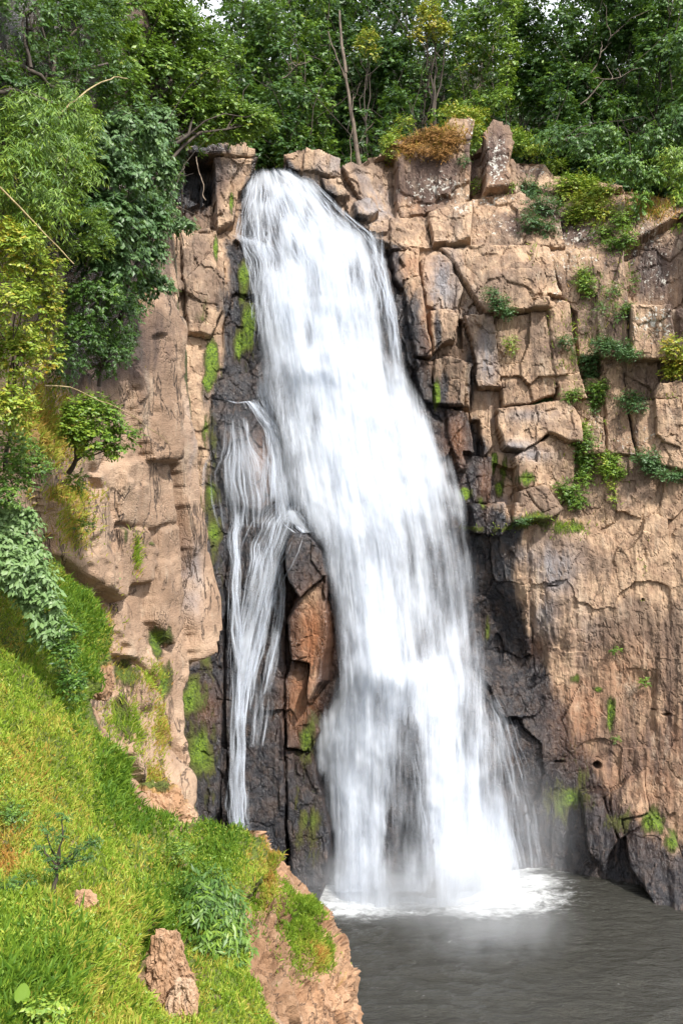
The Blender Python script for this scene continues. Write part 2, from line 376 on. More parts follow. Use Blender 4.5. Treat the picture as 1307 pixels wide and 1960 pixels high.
# ---- the gorge cliff: back wall with the lip of the fall, and the terraced wall on the right
bedY = rbf([(480,330,68),(560,325,68.5),(650,400,68),(720,480,67),(480,480,66),(600,500,66.5),(480,700,64.5),(620,690,64.5),(760,700,65.5),
 (440,760,63),(560,850,62.5),(700,900,63),(850,900,64.5),(440,980,61.5),(550,1000,60.8),(700,1050,61.8),(850,1050,63.5),(900,1050,65),(640,1250,61.3),
 (720,1270,59.4),(850,1300,61.5),(930,1300,63.5),(650,1500,59.8),(760,1500,59.0),(900,1500,60.5),(980,1600,62.5),(620,1700,59.4),(760,1700,58.2),(900,1700,59.6),
 (1000,1660,62.5),(1100,1670,61.5),(1200,1690,60),(1307,1705,58.5),(1420,1730,57),(1420,1860,56.5),(1000,1860,61),(600,1860,58.5),(320,1860,56.5),
 (1000,1030,64),(1150,1000,64),(1307,1000,62),(1420,1000,61),(930,1200,66),(960,1250,66),(1045,1200,63.3),(1200,1300,62.5),(1307,1300,60.5),(1060,1400,62.8),
 (760,560,66.5),(850,780,66.5),(950,780,65.5),(1100,780,65.5),(1250,780,64),(1420,780,62),(850,500,67.5),(1000,500,67),(1150,500,66.5),(1307,450,64),(1420,400,63),
 (760,400,70),(850,300,71),(1000,350,70.5),(1150,400,69),(1307,380,66),(340,300,65),(450,300,66),(340,500,62.5),(430,500,64),(340,700,61),(400,760,62),
 (400,1000,61),(400,1300,59.5),(340,1300,58.5),(340,1600,57),(420,1700,58)])
TOP = [(300,285),(340,290),(480,292),(488,322),(540,324),(545,300),(580,293),(610,303),(640,318),(650,330),(690,318),(730,285),(760,272),(860,242),(895,240),(900,285),
       (924,278),(945,248),(968,255),(975,305),(1040,312),(1060,335),(1200,365),(1307,378),(1440,385)]
G = Relief(306, 1400, 222, 1780, 2.3, bedY, top=TOP)
px, py = G.px, G.py
wx = fbm(np.stack([px / 22, py / 22, 0 * px], -1), 3, 5) * 3.5; wy = fbm(np.stack([px / 22, py / 22, 0 * px + 9], -1), 3, 8) * 3
qx, qy = px + wx, py + wy
# (outline, how far it stands proud in metres, tilt across, tilt down, label)
BL = [
 ([(755,300),(790,285),(870,236),(900,240),(897,380),(890,395),(850,405),(770,415),(757,380)], 0.6, .2,-.2, 'dark lichen-spotted rock with dry grass on its crown'),
 ([(650,332),(700,312),(735,275),(757,298),(760,415),(725,402),(690,388)], -.3, -.9,.6, None),
 ([(925,272),(945,246),(965,252),(972,290),(970,372),(925,374)], 1.0, .2,.1, 'pointed purple-brown standing rock speckled white'),
 ([(897,250),(925,276),(925,374),(900,378)], -1.6, 0,0, None),
 ([(972,300),(1000,308),(1010,372),(972,372)], .1, 0,.2, None),
 ([(815,415),(865,400),(902,395),(899,478),(862,478),(830,478)], 1.3, .3,.3, 'overhanging block with a dark hollow underneath'),
 ([(742,420),(815,415),(826,480),(745,480)], .5, -.2,.2, None),
 ([(902,378),(975,374),(1060,376),(1080,480),(902,482)], .3, .1,0, None),
 ([(1060,378),(1195,372),(1200,480),(1080,480)], .1, .2,0, None),
 ([(544,300),(580,292),(612,303),(645,318),(652,350),(625,345),(590,335),(552,326)], .6, .1,.4, 'rounded tan boulder at the lip of the falls'),
 ([(612,346),(650,350),(668,385),(640,385),(620,370)], .8, .2,.2, None),
 ([(650,350),(690,388),(690,415),(668,385)], .2, 0,.3, None),
 ([(672,398),(708,390),(722,420),(700,432),(678,425)], 1.2, .1,.2, 'small pale square block beside the fall'),
 ([(700,432),(740,425),(745,470),(716,462)], .5, .2,.2, None),
 ([(748,484),(802,484),(800,530),(797,600),(768,560),(752,540)], 1.1, .2,.2, 'reddish brown broken block beside the falls'),
 ([(767,544),(800,540),(806,600),(820,690),(788,690),(777,640)], 1.4, .6,.1, None),
 ([(804,500),(833,484),(860,500),(885,560),(874,602),(832,600),(812,590)], .7, .1,.1, 'grey water-stained face under the ledge'),
 ([(840,482),(1000,480),(1045,488),(1075,560),(1060,600),(985,605),(930,612),(895,562),(872,520)], 1.3, .1,.15, 'broad smooth tan block with a clean upper edge'),
 ([(1045,484),(1190,480),(1200,590),(1200,690),(1105,690),(1100,600),(1062,560)], .5, .1,0, None),
 ([(815,605),(850,598),(874,605),(866,660),(850,662),(820,682)], 1.8, .5,.1, 'squared tan block with a dark mossy left side'),
 ([(876,612),(884,612),(886,664),(876,664)], -1.2, 0,0, None),
 ([(886,604),(940,606),(958,680),(965,742),(912,744),(905,680)], .9, .1,.1, 'face streaked pale grey by water'),
 ([(940,612),(1040,602),(1060,700),(1058,758),(1010,774),(960,782),(956,700)], .8, .1,.2, 'large rough tan block below the long ledge'),
 ([(1042,572),(1086,582),(1100,690),(1118,768),(1066,770),(1052,700)], 1.1, .1,.1, None),
 ([(826,690),(850,684),(900,702),(898,786),(862,786),(824,780)], 1.6, .6,.1, 'stubby lit block with moss down its left edge'),
 ([(784,692),(826,692),(822,778),(802,772)], 1.0, -.4,0, 'dark wet block beside the falls'),
 ([(850,788),(896,792),(902,870),(906,902),(872,906),(852,840)], 1.3, .4,.1, 'reddish wet block beside the falls'),
 ([(896,800),(914,800),(918,880),(904,880)], -1.3, 0,0, None),
 ([(915,802),(938,795),(940,858),(922,884)], .8, .3,0, None),
 ([(950,786),(1040,773),(1080,768),(1103,802),(1106,856),(1082,852),(1040,836),(1000,870),(962,862),(950,820)], 1.9, .1,.25, 'overhanging tan block above the diagonal slab'),
 ([(975,880),(1045,838),(1100,858),(1095,940),(1075,965),(1030,986),(986,930)], .9, -.3,-.5, 'slanting tan slab with grey diagonal stains'),
 ([(980,945),(1035,930),(1068,980),(1040,1000),(975,1000)], 1.7, .1,.1, None),
 ([(1082,768),(1130,766),(1132,800),(1152,800),(1156,872),(1112,872),(1106,802)], .8, .1,.1, None),
 ([(1150,700),(1195,692),(1196,760),(1216,872),(1160,872)], .4, 0,.1, None),
 ([(1203,592),(1282,588),(1290,690),(1200,692)], 1.3, .1,.05, 'square rock capped with white lichen'),
 ([(1200,770),(1300,762),(1312,905),(1222,884)], .6, 0,.1, None),
 ([(1192,480),(1310,400),(1330,588),(1202,588)], -1.2, 0,0, None),
 ([(880,872),(942,876),(936,962),(905,962)], .5, .3,0, None),
 ([(942,888),(984,900),(986,965),(940,962)], -.7, 0,.2, None),
 ([(893,966),(960,960),(976,1000),(960,1022),(898,1020)], 1.5, .2,.2, 'dark wet boulder wedged above the lower wall'),
 ([(548,1035),(560,1014),(586,1020),(612,1050),(624,1092),(600,1110),(575,1130),(552,1100)], 3.2, .1,1.0, 'shiny black cap of the buttress between the streams'),
 ([(575,1130),(600,1110),(624,1092),(630,1160),(637,1230),(634,1300),(600,1340),(594,1265),(556,1258),(548,1180)], 3.2, .2,.1, 'rust-orange face of the buttress between the streams'),
 ([(556,1260),(592,1265),(598,1345),(620,1390),(600,1430),(548,1420),(545,1300)], 1.9, .1,.1, None),
 ([(545,1425),(600,1430),(620,1500),(637,1575),(634,1660),(610,1704),(560,1690),(548,1560)], 2.6, .4,.4, 'green-black foot of the buttress'),
 ([(438,1000),(548,1010),(548,1180),(545,1420),(548,1690),(500,1700),(440,1700),(430,1300)], 1.2, .3,.1, None),
 ([(700,1300),(770,1320),(805,1400),(815,1560),(830,1700),(730,1700),(735,1500),(715,1400)], 1.4, .1,.1, 'black rock showing through the falling water'),
 ([(405,765),(485,770),(520,850),(530,960),(500,985),(440,960),(405,860)], .5, .2,.1, 'dark wet shoulder behind the left cascade'),
 ([(306,302),(340,306),(372,304),(400,308),(412,306),(409,350),(413,398),(402,410),(392,384),(378,388),(366,376),(350,398),(338,392),(306,410)], -2.6, .2,-.3, None),
 ([(384,330),(392,334),(397,384),(386,388)], -1.7, .3,0, None),
 ([(340,345),(352,338),(366,352),(368,376),(350,398),(338,392)], -1.5, .4,-.3, None),
 ([(338,292),(482,292),(484,306),(338,302)], .9, 0,0, 'flat dark slab capping the rock pillar'),
 ([(410,306),(486,306),(478,350),(452,380),(446,432),(412,440)], .9, .5,.1, 'tall sunlit rock pillar left of the falls'),
 ([(338,400),(408,385),(414,440),(400,455),(338,440)], -1.0, .1,-.6, None),
 ([(345,445),(412,442),(430,500),(425,600),(400,650),(360,640)], .8, .3,.1, None),
 ([(338,1290),(400,1280),(425,1330),(420,1500),(400,1600),(340,1560)], 1.2, .2,.2, 'mossy olive block low beside the left stream'),
 ([(1108,1512),(1160,1502),(1176,1600),(1150,1650),(1120,1620)], 1.4, .2,.3, 'squared wet boulder at the foot of the right wall'),
 ([(1150,1520),(1190,1500),(1200,1480),(1230,1470),(1240,1560),(1180,1600)], .9, .1,.4, None),
 ([(1185,1560),(1240,1550),(1290,1600),(1330,1720),(1250,1720),(1200,1650)], 1.9, .2,.7, 'slumped mossy rock at the water edge'),
]
bid = np.full(len(px), -1); off = np.zeros(len(px)); crack = np.zeros(len(px))
for k, (poly, dp, tx, ty, lb) in enumerate(BL):
    a = np.array(poly); sel = (qx > a[:, 0].min() - 12) & (qx < a[:, 0].max() + 12) & (qy > a[:, 1].min() - 12) & (qy < a[:, 1].max() + 12)
    ii = np.nonzero(sel)[0]; d = sdf(poly, qx[ii], qy[ii]); c = a.mean(0)
    ins = d < 0; jj = ii[ins]
    bid[jj] = k
    bev = 1 - np.exp(d[ins] / 1.2)
    off[jj] = (dp + tx * (qx[jj] - c[0]) / 40 + ty * (qy[jj] - c[1]) / 40 * 0.6) * (0.75 + 0.25 * bev)
    crack[ii] = np.maximum(crack[ii], np.exp(-abs(d) / 2.2))
P0 = G.P.copy()
# general jointing
fa, ea = facets(P0 * np.array([0.36, 0.30, 0.20]) + fbm(P0 * 0.5, 3, 31)[:, None] * 0.10, 11, 0.6)
fb, eb = facets(P0 * np.array([0.95, 0.8, 0.55]) + fbm(P0 * 1.3, 3, 33)[:, None] * 0.22, 21, 0.6)
fc, ec = facets(P0 * np.array([2.4, 2.0, 1.5]), 41, 0.7)
stri = fbm(P0 * np.array([1.6, 1.6, 0.28]), 5, 51)
inb = bid >= 0
low = sstep(1010, 1060, py) * sstep(1000, 1060, px)          # the smoother lower right wall
vA = np.where(inb, 0.38, 1.0) * (1 - 0.75 * low)
disp = off + fa * vA * 1.0 + fb * 0.17 * (1 - 0.7 * low) + fc * 0.045 + stri * (0.20 + 0.12 * low) + fbm(P0 * 3.2, 3, 61) * 0.045 + fbm(P0 * 0.25, 3, 63) * 0.4
disp -= 0.34 * crack ** 2 * sstep(.35, .7, vnoise(P0 * 0.6, 71)) + 0.10 * np.exp(-eb / 0.02) * (vnoise(P0 * 0.6, 72) > 0.55) * (1 - low) + 0.08 * np.exp(-ea / 0.012) * (1 - low)
rid = np.abs(fbm(P0 * np.array([0.7, 0.7, 0.35]), 4, 81)); disp -= 0.12 * np.exp(-rid / 0.015) * low
hole = blobs([(1143, 1465, 8, 8, 1.0), (1275, 1368, 14, 4, .6), (1250, 1358, 9, 3, .5), (1232, 1148, 4, 4, .6), (1055, 1122, 22, 3, .5), (1070, 1458, 18, 4, .6)], px, py)
disp -= 1.6 * sstep(0.3, 0.8, hole)
disp = np.where(G.free, disp * 0.35, disp)
G.smoothN(10); Nf = G.Ns.copy(); Nf = Nf * 0.5 + np.array([0, -0.5, 0]); G.Ns = Nf / np.linalg.norm(Nf, axis=1)[:, None]
G.Ns[G.free] = np.array([0, -0.3, 1.0]) / np.linalg.norm([0, .3, 1])
G.displace(disp)
wet_poly = [(484,316),(556,318),(604,344),(655,395),(700,436),(735,462),(765,480),(770,560),(800,600),(812,690),(850,780),(905,800),(938,880),(935,960),(980,1010),(980,1080),(1005,1180),(1050,1290),(1085,1380),(1130,1480),
            (1190,1560),(1307,1640),(1430,1660),(1430,1800),(300,1800),(300,1290),(395,1270),(398,760),(425,700),(438,480),(450,440),(464,380)]
wsd = sdf(wet_poly, px, py)
wet = sstep(38, -30, wsd + 26 * fbm(P0 * np.array([.7, .7, .3]), 4, 95))
wet = np.maximum(wet, blobs([(830,640,10,60,.9),(845,740,14,40,.8),(900,730,12,90,.75),(373,345,46,56,1.3),(1240,500,60,100,.55),(1085,1450,60,70,.8),(1140,1590,90,90,.8),(1250,1600,80,60,.5),(400,297,60,8,.9),(905,840,18,60,.9),(930,930,35,50,.8),(960,520,14,30,.3)], px, py))  # the blob over the notch left of the falls is painted shade, not water
wet = wet * (1 - 0.75 * blobs([(600,1190,30,90,1),(575,1330,30,90,.8),(605,1280,25,60,1)], px, py))
wet = np.maximum(wet, blobs([(580,1050,45,48,1.3),(590,1560,60,140,1.3),(500,1200,45,200,1.2),(500,1500,50,200,1.2)], px, py))
moss = blobs([(402,900,26,140,.62),(408,1080,26,140,.66),(400,1250,26,60,.6),(380,1420,50,130,.62),(385,620,24,60,.6),(468,545,14,60,1.0),(468,660,22,45,1.1),(475,620,16,70,1.05),(405,690,20,60,.9),(395,735,12,25,.9),(440,395,7,35,.9),(412,480,6,40,.9),(829,755,7,40,1.1),(945,885,9,22,1.1),(965,895,9,30,.9),(957,935,11,22,1.1),
   (888,945,12,14,1.1),(917,960,8,16,1.0),(900,1010,22,8,1.0),(965,1010,25,8,1.1),(1020,1000,50,18,.9),(1080,1010,50,18,.8),(1168,1370,10,50,.95),(1140,1320,14,8,.9),(1100,1300,20,14,.7),(1100,1470,50,70,.5),(1080,1530,60,60,.66),(1180,1560,40,40,.5),
   (1245,1570,30,30,.9),(1280,1600,25,20,.8),(595,1400,32,70,.66),(590,1560,44,110,.6),(370,1330,40,60,.7),(375,1430,40,60,.7),(395,1500,30,80,.5),(405,900,18,100,.75),(410,1050,22,80,.8),(410,1150,18,90,.75),(395,830,12,50,.7),
   (1120,540,50,60,.45),(1150,640,50,60,.5),(1090,690,30,60,.45),(1000,920,25,20,.7),(932,1210,8,40,.6)], px, py)
moss = moss * (0.45 + 0.95 * vnoise(P0 * np.array([1.3, 1.3, .8]), 97)) + .12 * moss
lich = blobs([(830,370,70,30,.75),(945,330,25,50,.9),(930,385,60,10,.9),(880,420,25,20,.6),(950,430,60,40,.45),(1110,455,40,20,.8),(1245,625,38,30,1.0),(1160,560,60,60,.3),(1060,575,15,15,.7),(1240,450,60,60,.5),(1260,520,50,60,.45),
   (1090,500,60,25,.6),(1210,850,50,40,.5),(1140,800,20,50,.4),(1130,690,30,40,.35),(1100,440,60,60,.4),(1070,520,30,40,.5),(900,260,15,40,.7),(1040,320,40,20,.6)], px, py)
grey = blobs([(845,545,30,60,.95),(930,690,20,70,.9),(900,600,20,30,.6),(1060,1090,40,50,.9),(1040,1180,25,50,.7),(720,400,40,20,.9),(690,345,30,20,.4),(980,860,40,12,.8),(960,960,20,20,.6),(1000,800,60,12,.5),(1120,1230,30,60,.4),
   (1010,875,40,15,.8),(630,330,30,20,.6),(700,420,30,20,.8),(430,330,30,20,.5),(1000,1060,40,20,.6),(735,370,50,22,.6)], px, py)
red = blobs([(600,1215,44,90,1.2),(580,1340,36,80,1.05),(570,1400,16,50,.3),(870,850,22,50,.8),(790,520,30,30,.5),(1120,1380,60,90,.6),(1200,1460,80,90,.45),(1250,1500,80,100,.4),(1035,1240,20,30,.5),(1190,1300,90,80,.35),(830,340,60,50,.3),
   (505,900,26,60,.9),(810,640,14,60,.6),(925,930,14,40,.7),(390,1350,30,40,.5),(800,370,30,40,.55),(945,320,22,50,.5),(1280,1400,50,90,.4)], px, py)
purple = blobs([(820,350,75,60,.9),(945,315,25,60,.9),(980,430,70,45,.6),(1140,540,70,60,.5),(1250,510,60,90,.8),(1110,450,60,30,.7),(1240,640,45,50,.5),(1180,640,60,120,.5),(1200,820,90,90,.42),(1060,400,80,60,.6),(1290,600,40,200,.6),(375,345,55,60,1.2),(350,420,40,30,.8),(1170,520,70,120,.5),(1090,560,40,80,.4),(1230,720,80,60,.45),(1190,420,60,40,.6),(1010,330,50,40,.5),(860,440,30,30,.5),(910,320,16,60,.8),(1130,1500,90,90,.4),(1250,1560,80,80,.4),(1200,1450,180,170,.5),(1270,1250,80,180,.38),(1130,1250,40,90,.4),(893,300,16,60,.8)], px, py)  # weathered rock, plus shade painted into the notch left of the falls and below it
stain_shade = np.clip(purple, 0, 1)
dry = blobs([(830,268,60,30,1.0),(1245,390,60,40,.8),(1170,600,60,90,.45),(1100,1000,50,20,.6),(1060,1000,60,14,.5),(1120,650,60,60,.4),(1200,720,60,40,.35),(760,300,20,20,.6)], px, py)
mA = np.stack([wet, moss, lich], -1); mB = np.stack([grey, red, dry], -1)
F = G.faces(); fb_ = bid[F[:, 0]]; same = (bid[F] == fb_[:, None]).all(1); fb_ = np.where(same, fb_, -1)
u, f = sub(G.P, F, fb_ < 0)
gorge = mesh('gorge_cliff', G.P[u], f, M_ROCK, smooth=False, cattr={'mask_a': mA[u], 'mask_b': mB[u]}, fattr={'crack': crack[u], 'stain_shade': stain_shade[u]})
tag(gorge, 'tall brown cliff that the waterfall drops over and its stepped right wall', 'cliff', kind='structure')
for k, (poly, dp, tx, ty, lb) in enumerate(BL):
    sel = fb_ == k
    if sel.sum() < 20: continue
    u, f = sub(G.P, F, sel)
    o = mesh('rock_block', G.P[u], f, M_ROCK, parent=gorge, smooth=False, cattr={'mask_a': mA[u], 'mask_b': mB[u]}, fattr={'crack': crack[u], 'stain_shade': stain_shade[u]})
    if lb: o['label'] = lb

# ---- the left side wall
sideY = rbf([(395,1100,52),(390,800,51),(350,500,50),(330,200,48),(330,-160,47),(300,1100,44),(300,800,43.5),(290,600,43),(200,1100,36),(200,850,35),(200,500,33),(200,100,32),(100,1000,30),(100,700,29),(100,300,27),
   (0,900,25),(0,500,23.5),(0,0,23),(-160,900,18),(-160,300,17),(-160,-160,17),(340,1400,43),(340,1600,38),(250,1400,36.5),(250,1600,33),(160,1400,32),(150,1200,32),(60,1200,28),(0,1300,25)])
_side = sideY
sideY = lambda a, b: np.where(_side(a, b) > 35, 35 + (_side(a, b) - 35) * .55, _side(a, b))
RGT = [(326,-170),(326,440),(338,500),(342,600),(352,700),(364,770),(372,850),(377,950),(383,1100),(382,1200),(372,1262),(352,1290),(340,1340),(342,1400),(340,1450),(350,1490),(366,1530),(392,1580),(420,1640)]
L = Relief(-160, 470, -160, 1640, 3.3, sideY, right=RGT)
px, py = L.px, L.py; P0 = L.P.copy()
SB = [([(150,945),(188,930),(205,960),(200,1080),(196,1140),(165,1130),(80,1060),(78,960)], .9, .3, 'grass-capped square column in the left wall'),
      ([(206,1012),(262,1004),(280,1050),(268,1112),(235,1120),(216,1150),(186,1152),(200,1080)], 1.1, -.3, 'rough overhanging block with a dark slot under it'),
      ([(240,770),(262,640),(285,575),(318,545),(336,620),(334,800),(322,884),(262,884)], .7, .5, 'long vertical slab under the hanging ivy'),
      ([(338,560),(352,620),(372,780),(386,900),(396,1100),(392,1255),(352,1266),(340,1188),(352,1100),(346,980),(336,880)], .75, .7, 'smooth pale upright slab at the far end of the left wall'),
      ([(326,890),(340,890),(350,1000),(352,1100),(340,1180),(328,1175),(330,1010)], -.35, 0, 'shadowed grey-brown slab set back in a vertical groove'),
      ([(160,908),(235,876),(322,890),(325,1000),(280,1010),(206,1006)], .45, -.4, 'broad fractured face below the small tree'),
      ([(283,1012),(325,1002),(330,1180),(302,1240),(264,1184),(272,1104)], .8, .5, None),
      ([(218,1154),(262,1116),(264,1184),(300,1244),(292,1320),(246,1268),(206,1250)], .45, -.5, None),
      ([(302,1246),(340,1190),(352,1270),(338,1350),(344,1480),(316,1420),(294,1326)], .6, .5, 'narrow rib of rock running down to the grassy bank'),
      ([(215,1330),(245,1274),(290,1330),(312,1420),(345,1490),(330,1560),(240,1500),(200,1440)], 1.0, -.3, 'earthy spur with orange dry grass on its back')]
wx = fbm(np.stack([px / 18, py / 26, 0 * px + 3], -1), 3, 105) * 6
bid = np.full(len(px), -1); off = np.zeros(len(px)); crack = np.zeros(len(px))
for k, (poly, dp, tx, lb) in enumerate(SB):
    a_ = np.array(poly); c = a_.mean(0); d = sdf(poly, px + wx * .5, py + wx); ins = d < 0; bid[ins] = k
    off[ins] = (dp + tx * (px[ins] - c[0]) / max(np.ptp(a_[:, 0]), 30) + .25 * (py[ins] - c[1]) / 100) * (0.7 + 0.3 * (1 - np.exp(d[ins] / 4))); crack = np.maximum(crack, np.exp(-abs(d) / 4))
fa, ea = facets(P0 * np.array([0.4, 0.11, 0.17]) + fbm(P0 * 0.5, 3, 131)[:, None] * 0.12, 111, 0.5)
fb, eb = facets(P0 * np.array([.8, 0.42, 0.30]) + fbm(P0 * 1.3, 3, 133)[:, None] * 0.25, 121, 0.6)
stri = fbm(P0 * np.array([.6, .30, 0.05]), 3, 151)
disp = off * .75 + fa * 0.26 + fb * 0.24 + stri * 0.30 + fbm(P0 * np.array([1.2, .6, .8]), 3, 161) * 0.07 + fbm(P0 * 0.3, 3, 163) * 0.5
disp -= 0.12 * crack
rid = np.abs(fbm(P0 * np.array([.2, .10, 0.05]), 3, 181)); disp -= 0.2 * np.exp(-rid / 0.04)
disp -= 0.8 * blobs([(190,1148,16,6,1),(322,1165,5,12,.4),(305,1385,8,18,.3),(330,1000,4,60,.3)], px, py)
L.smoothN(8); L.Ns = L.Ns * 0.4 + np.array([0.45, -0.35, 0]); L.Ns /= np.linalg.norm(L.Ns, axis=1)[:, None]
dg_ = disp.reshape(L.ny, L.nx)
for _ in range(1): dg_[:, 1:-1] = dg_[:, :-2] * .25 + dg_[:, 1:-1] * .5 + dg_[:, 2:] * .25; dg_[1:-1] = dg_[:-2] * .25 + dg_[1:-1] * .5 + dg_[2:] * .25
disp = dg_.ravel(); L.displace(np.where(L.free, disp * 0.6, disp))
wetL = np.maximum(sstep(30, 60, px - np.interp(py, [b for a, b in RGT], [a for a, b in RGT])), blobs([(380,900,6,200,.35)], px, py))
mossL = blobs([(380,760,8,60,.7),(395,1000,5,150,.55),(215,1020,8,30,.7),(235,1060,6,30,.9),(285,1230,16,40,1.0),(300,1310,12,50,1.0),(230,1290,20,40,.8),(210,1370,14,60,.8),(265,1040,14,10,.7),(235,1370,30,20,.6)], px, py)
mossL = np.maximum(mossL, L.free * 0.62)
dryL = blobs([(110,950,45,30,1.0),(110,1010,35,60,.75),(265,1300,30,40,.7),(285,1400,20,50,.8),(265,1500,20,40,1.0),(215,1400,40,60,.6),(270,560,20,60,.6),(200,1300,30,60,.6),(80,830,50,60,1.0),(180,1240,30,50,.8)], px, py)
greyL = blobs([(360,860,10,90,.7),(358,1080,10,50,.7),(350,1150,14,30,.5),(335,1060,8,60,.6)], px, py)
shadeL = blobs([(150,400,200,260,.9),(200,640,100,110,.9),(60,100,260,260,1.0)], px, py)  # painted shade behind the left foliage, darkening the rock through both masks
stain_shade = np.clip(shadeL * 1.3, 0, 1); mA = np.stack([np.maximum(wetL, shadeL * .8), mossL, 0 * px], -1); mB = np.stack([greyL, blobs([(340,1040,12,70,.3)], px, py), dryL], -1)
F = L.faces(); fb_ = bid[F[:, 0]]; same = (bid[F] == fb_[:, None]).all(1); fb_ = np.where(same, fb_, -1)
u, f = sub(L.P, F, fb_ < 0)
side = mesh('side_cliff', L.P[u], f, M_SIDE, smooth=False, cattr={'mask_a': mA[u], 'mask_b': mB[u]}, fattr={'crack': crack[u], 'stain_shade': stain_shade[u]})
tag(side, 'pale pinkish rock wall running back along the left of the gorge', 'cliff', kind='structure')
for k, (poly, dp, tx, lb) in enumerate(SB):
    u, f = sub(L.P, F, fb_ == k)
    o = mesh('rock_block', L.P[u], f, M_SIDE, parent=side, smooth=False, cattr={'mask_a': mA[u], 'mask_b': mB[u]}, fattr={'crack': crack[u], 'stain_shade': stain_shade[u]})
    if lb: o['label'] = lb

# ---- grassy hillside in front
hillY = rbf([(-60,1960,9),(100,1960,9.6),(300,1960,12),(500,1960,16),(540,2060,16),(-60,2060,8),(-60,1700,12),(100,1700,13.2),(300,1700,17),(400,1650,21),(-60,1500,15),(100,1500,17.5),(250,1500,22.5),(340,1560,25),(-60,1300,18),(100,1300,21),
   (180,1230,25),(-60,1100,21),(60,1080,25),(470,1750,20.5),(480,1610,24.5),(520,1660,24.5),(400,1850,17.5),(200,1850,11.5),(-60,1000,24)])
HR = [(-60,1020),(20,1050),(70,1080),(120,1110),(170,1160),(200,1215),(208,1260),(185,1300),(165,1340),(185,1400),(230,1480),(255,1510),(300,1560),(345,1580),(395,1570),(430,1600),(470,1603),(500,1612),(510,1645),(504,1690),(474,1720),(456,1760),(450,1830),(468,1900),(510,1950),(560,2050)]
H = Relief(-90, 640, 1000, 2060, 4.5, hillY, right=[(a, b) for a, b in HR], top=[(-90,1000),(0,1040),(70,1078),(640,1081)] if False else None)
P0 = H.P.copy(); px, py = H.px, H.py
bare = blobs([(165,1270,20,16,1.0),(215,1400,16,40,.9),(155,1720,24,30,1.0),(320,1820,30,60,1.1),(345,1900,30,40,.9),(290,1870,20,40,.7),(130,1240,10,60,.45),(490,1800,30,60,1),(455,1760,10,30,.7),(290,1530,40,30,.9),(340,1560,30,20,.9),(20,1650,20,60,.6)], px, py)
disp = fbm(P0 * 0.5, 4, 201) * 0.7 + fbm(P0 * 2, 4, 203) * 0.16 + bare * 0.35 + blobs([(320,1830,28,56,2.2),(345,1890,22,30,1.6),(150,1715,20,26,.8),(120,1200,40,50,.5),(360,1650,70,60,.9),(480,1630,30,30,.6),(300,1450,60,80,.3)], px, py) * 0.7
fh, eh = facets(P0 * 1.8, 211, .6); disp += fh * 0.22 * bare
H.smoothN(6); H.displace(np.where(H.free, disp * .5, disp))
hA = np.stack([0 * px, 0.75 * (1 - bare), 0 * px], -1); hB = np.stack([0 * px, 0 * px, 0.4 * (1 - bare)], -1)
hill = mesh('hillside', H.P, H.faces(), M_SOIL, cattr={'mask_a': hA, 'mask_b': hB}, fattr={'crack': 0 * px})
tag(hill, 'steep earth bank under the bright grass in the lower left corner', 'hillside', kind='structure')

# ---- earthy promontory at the end of the hillside
proY = rbf([(430,1700,24.5),(520,1640,25.5),(560,1680,25.5),(600,1740,25),(640,1790,24.5),(670,1850,24.3),(500,1800,22),(560,1850,22.3),(620,1900,22.6),(500,2100,19.5),(600,2100,20.5),(680,2100,21.5),(440,1850,20.8),(540,1750,23.5),(680,2700,22),(450,2700,20),(460,1900,20)])
PR = [(500,1596),(522,1640),(548,1668),(575,1700),(605,1728),(628,1745),(640,1778),(660,1805),(668,1850),(675,1870),(672,1910),(678,1960),(684,2100),(700,2720)]
R = Relief(400, 740, 1590, 2720, 3.4, proY, right=PR)
P0 = R.P.copy(); px, py = R.px, R.py
fa, ea = facets(P0 * np.array([1.0, .9, .45]) + fbm(P0 * 1.2, 3, 231)[:, None] * .25, 241, .6)
fb, eb = facets(P0 * np.array([2.6, 2.4, 1.6]), 251, .7)
stri = fbm(P0 * np.array([3.0, 3.0, .6]), 5, 261)
disp = fa * .45 + fb * .13 + stri * .35 + fbm(P0 * 5, 4, 271) * .08 - .25 * np.exp(-ea / .03) + blobs([(575,1790,40,60,.6)], px, py) * .5 - blobs([(532,1760,6,60,.5),(530,1850,8,60,.5)], px, py)
R.smoothN(6); R.displace(np.where(R.free, disp * .6, disp))
gp = blobs([(565,1760,24,70,1.0),(590,1810,26,40,1.0),(500,1640,30,40,1.0),(622,1745,14,10,.9),(640,1800,8,40,.5),(470,1680,40,60,1)], px, py)
rA = np.stack([0 * px, gp * .9, 0 * px], -1); rB = np.stack([0 * px, .15 + 0 * px, blobs([(600,1830,34,40,1.0),(515,1690,26,50,1.0),(590,1740,20,20,.7),(655,1900,5,80,.6)], px, py)], -1)
prom = mesh('promontory', R.P, R.faces(), M_SOIL, smooth=False, cattr={'mask_a': rA, 'mask_b': rB}, fattr={'crack': 0 * px})
tag(prom, 'crumbling brown earth bluff at the end of the grassy bank above the pool', 'bluff', kind='structure')

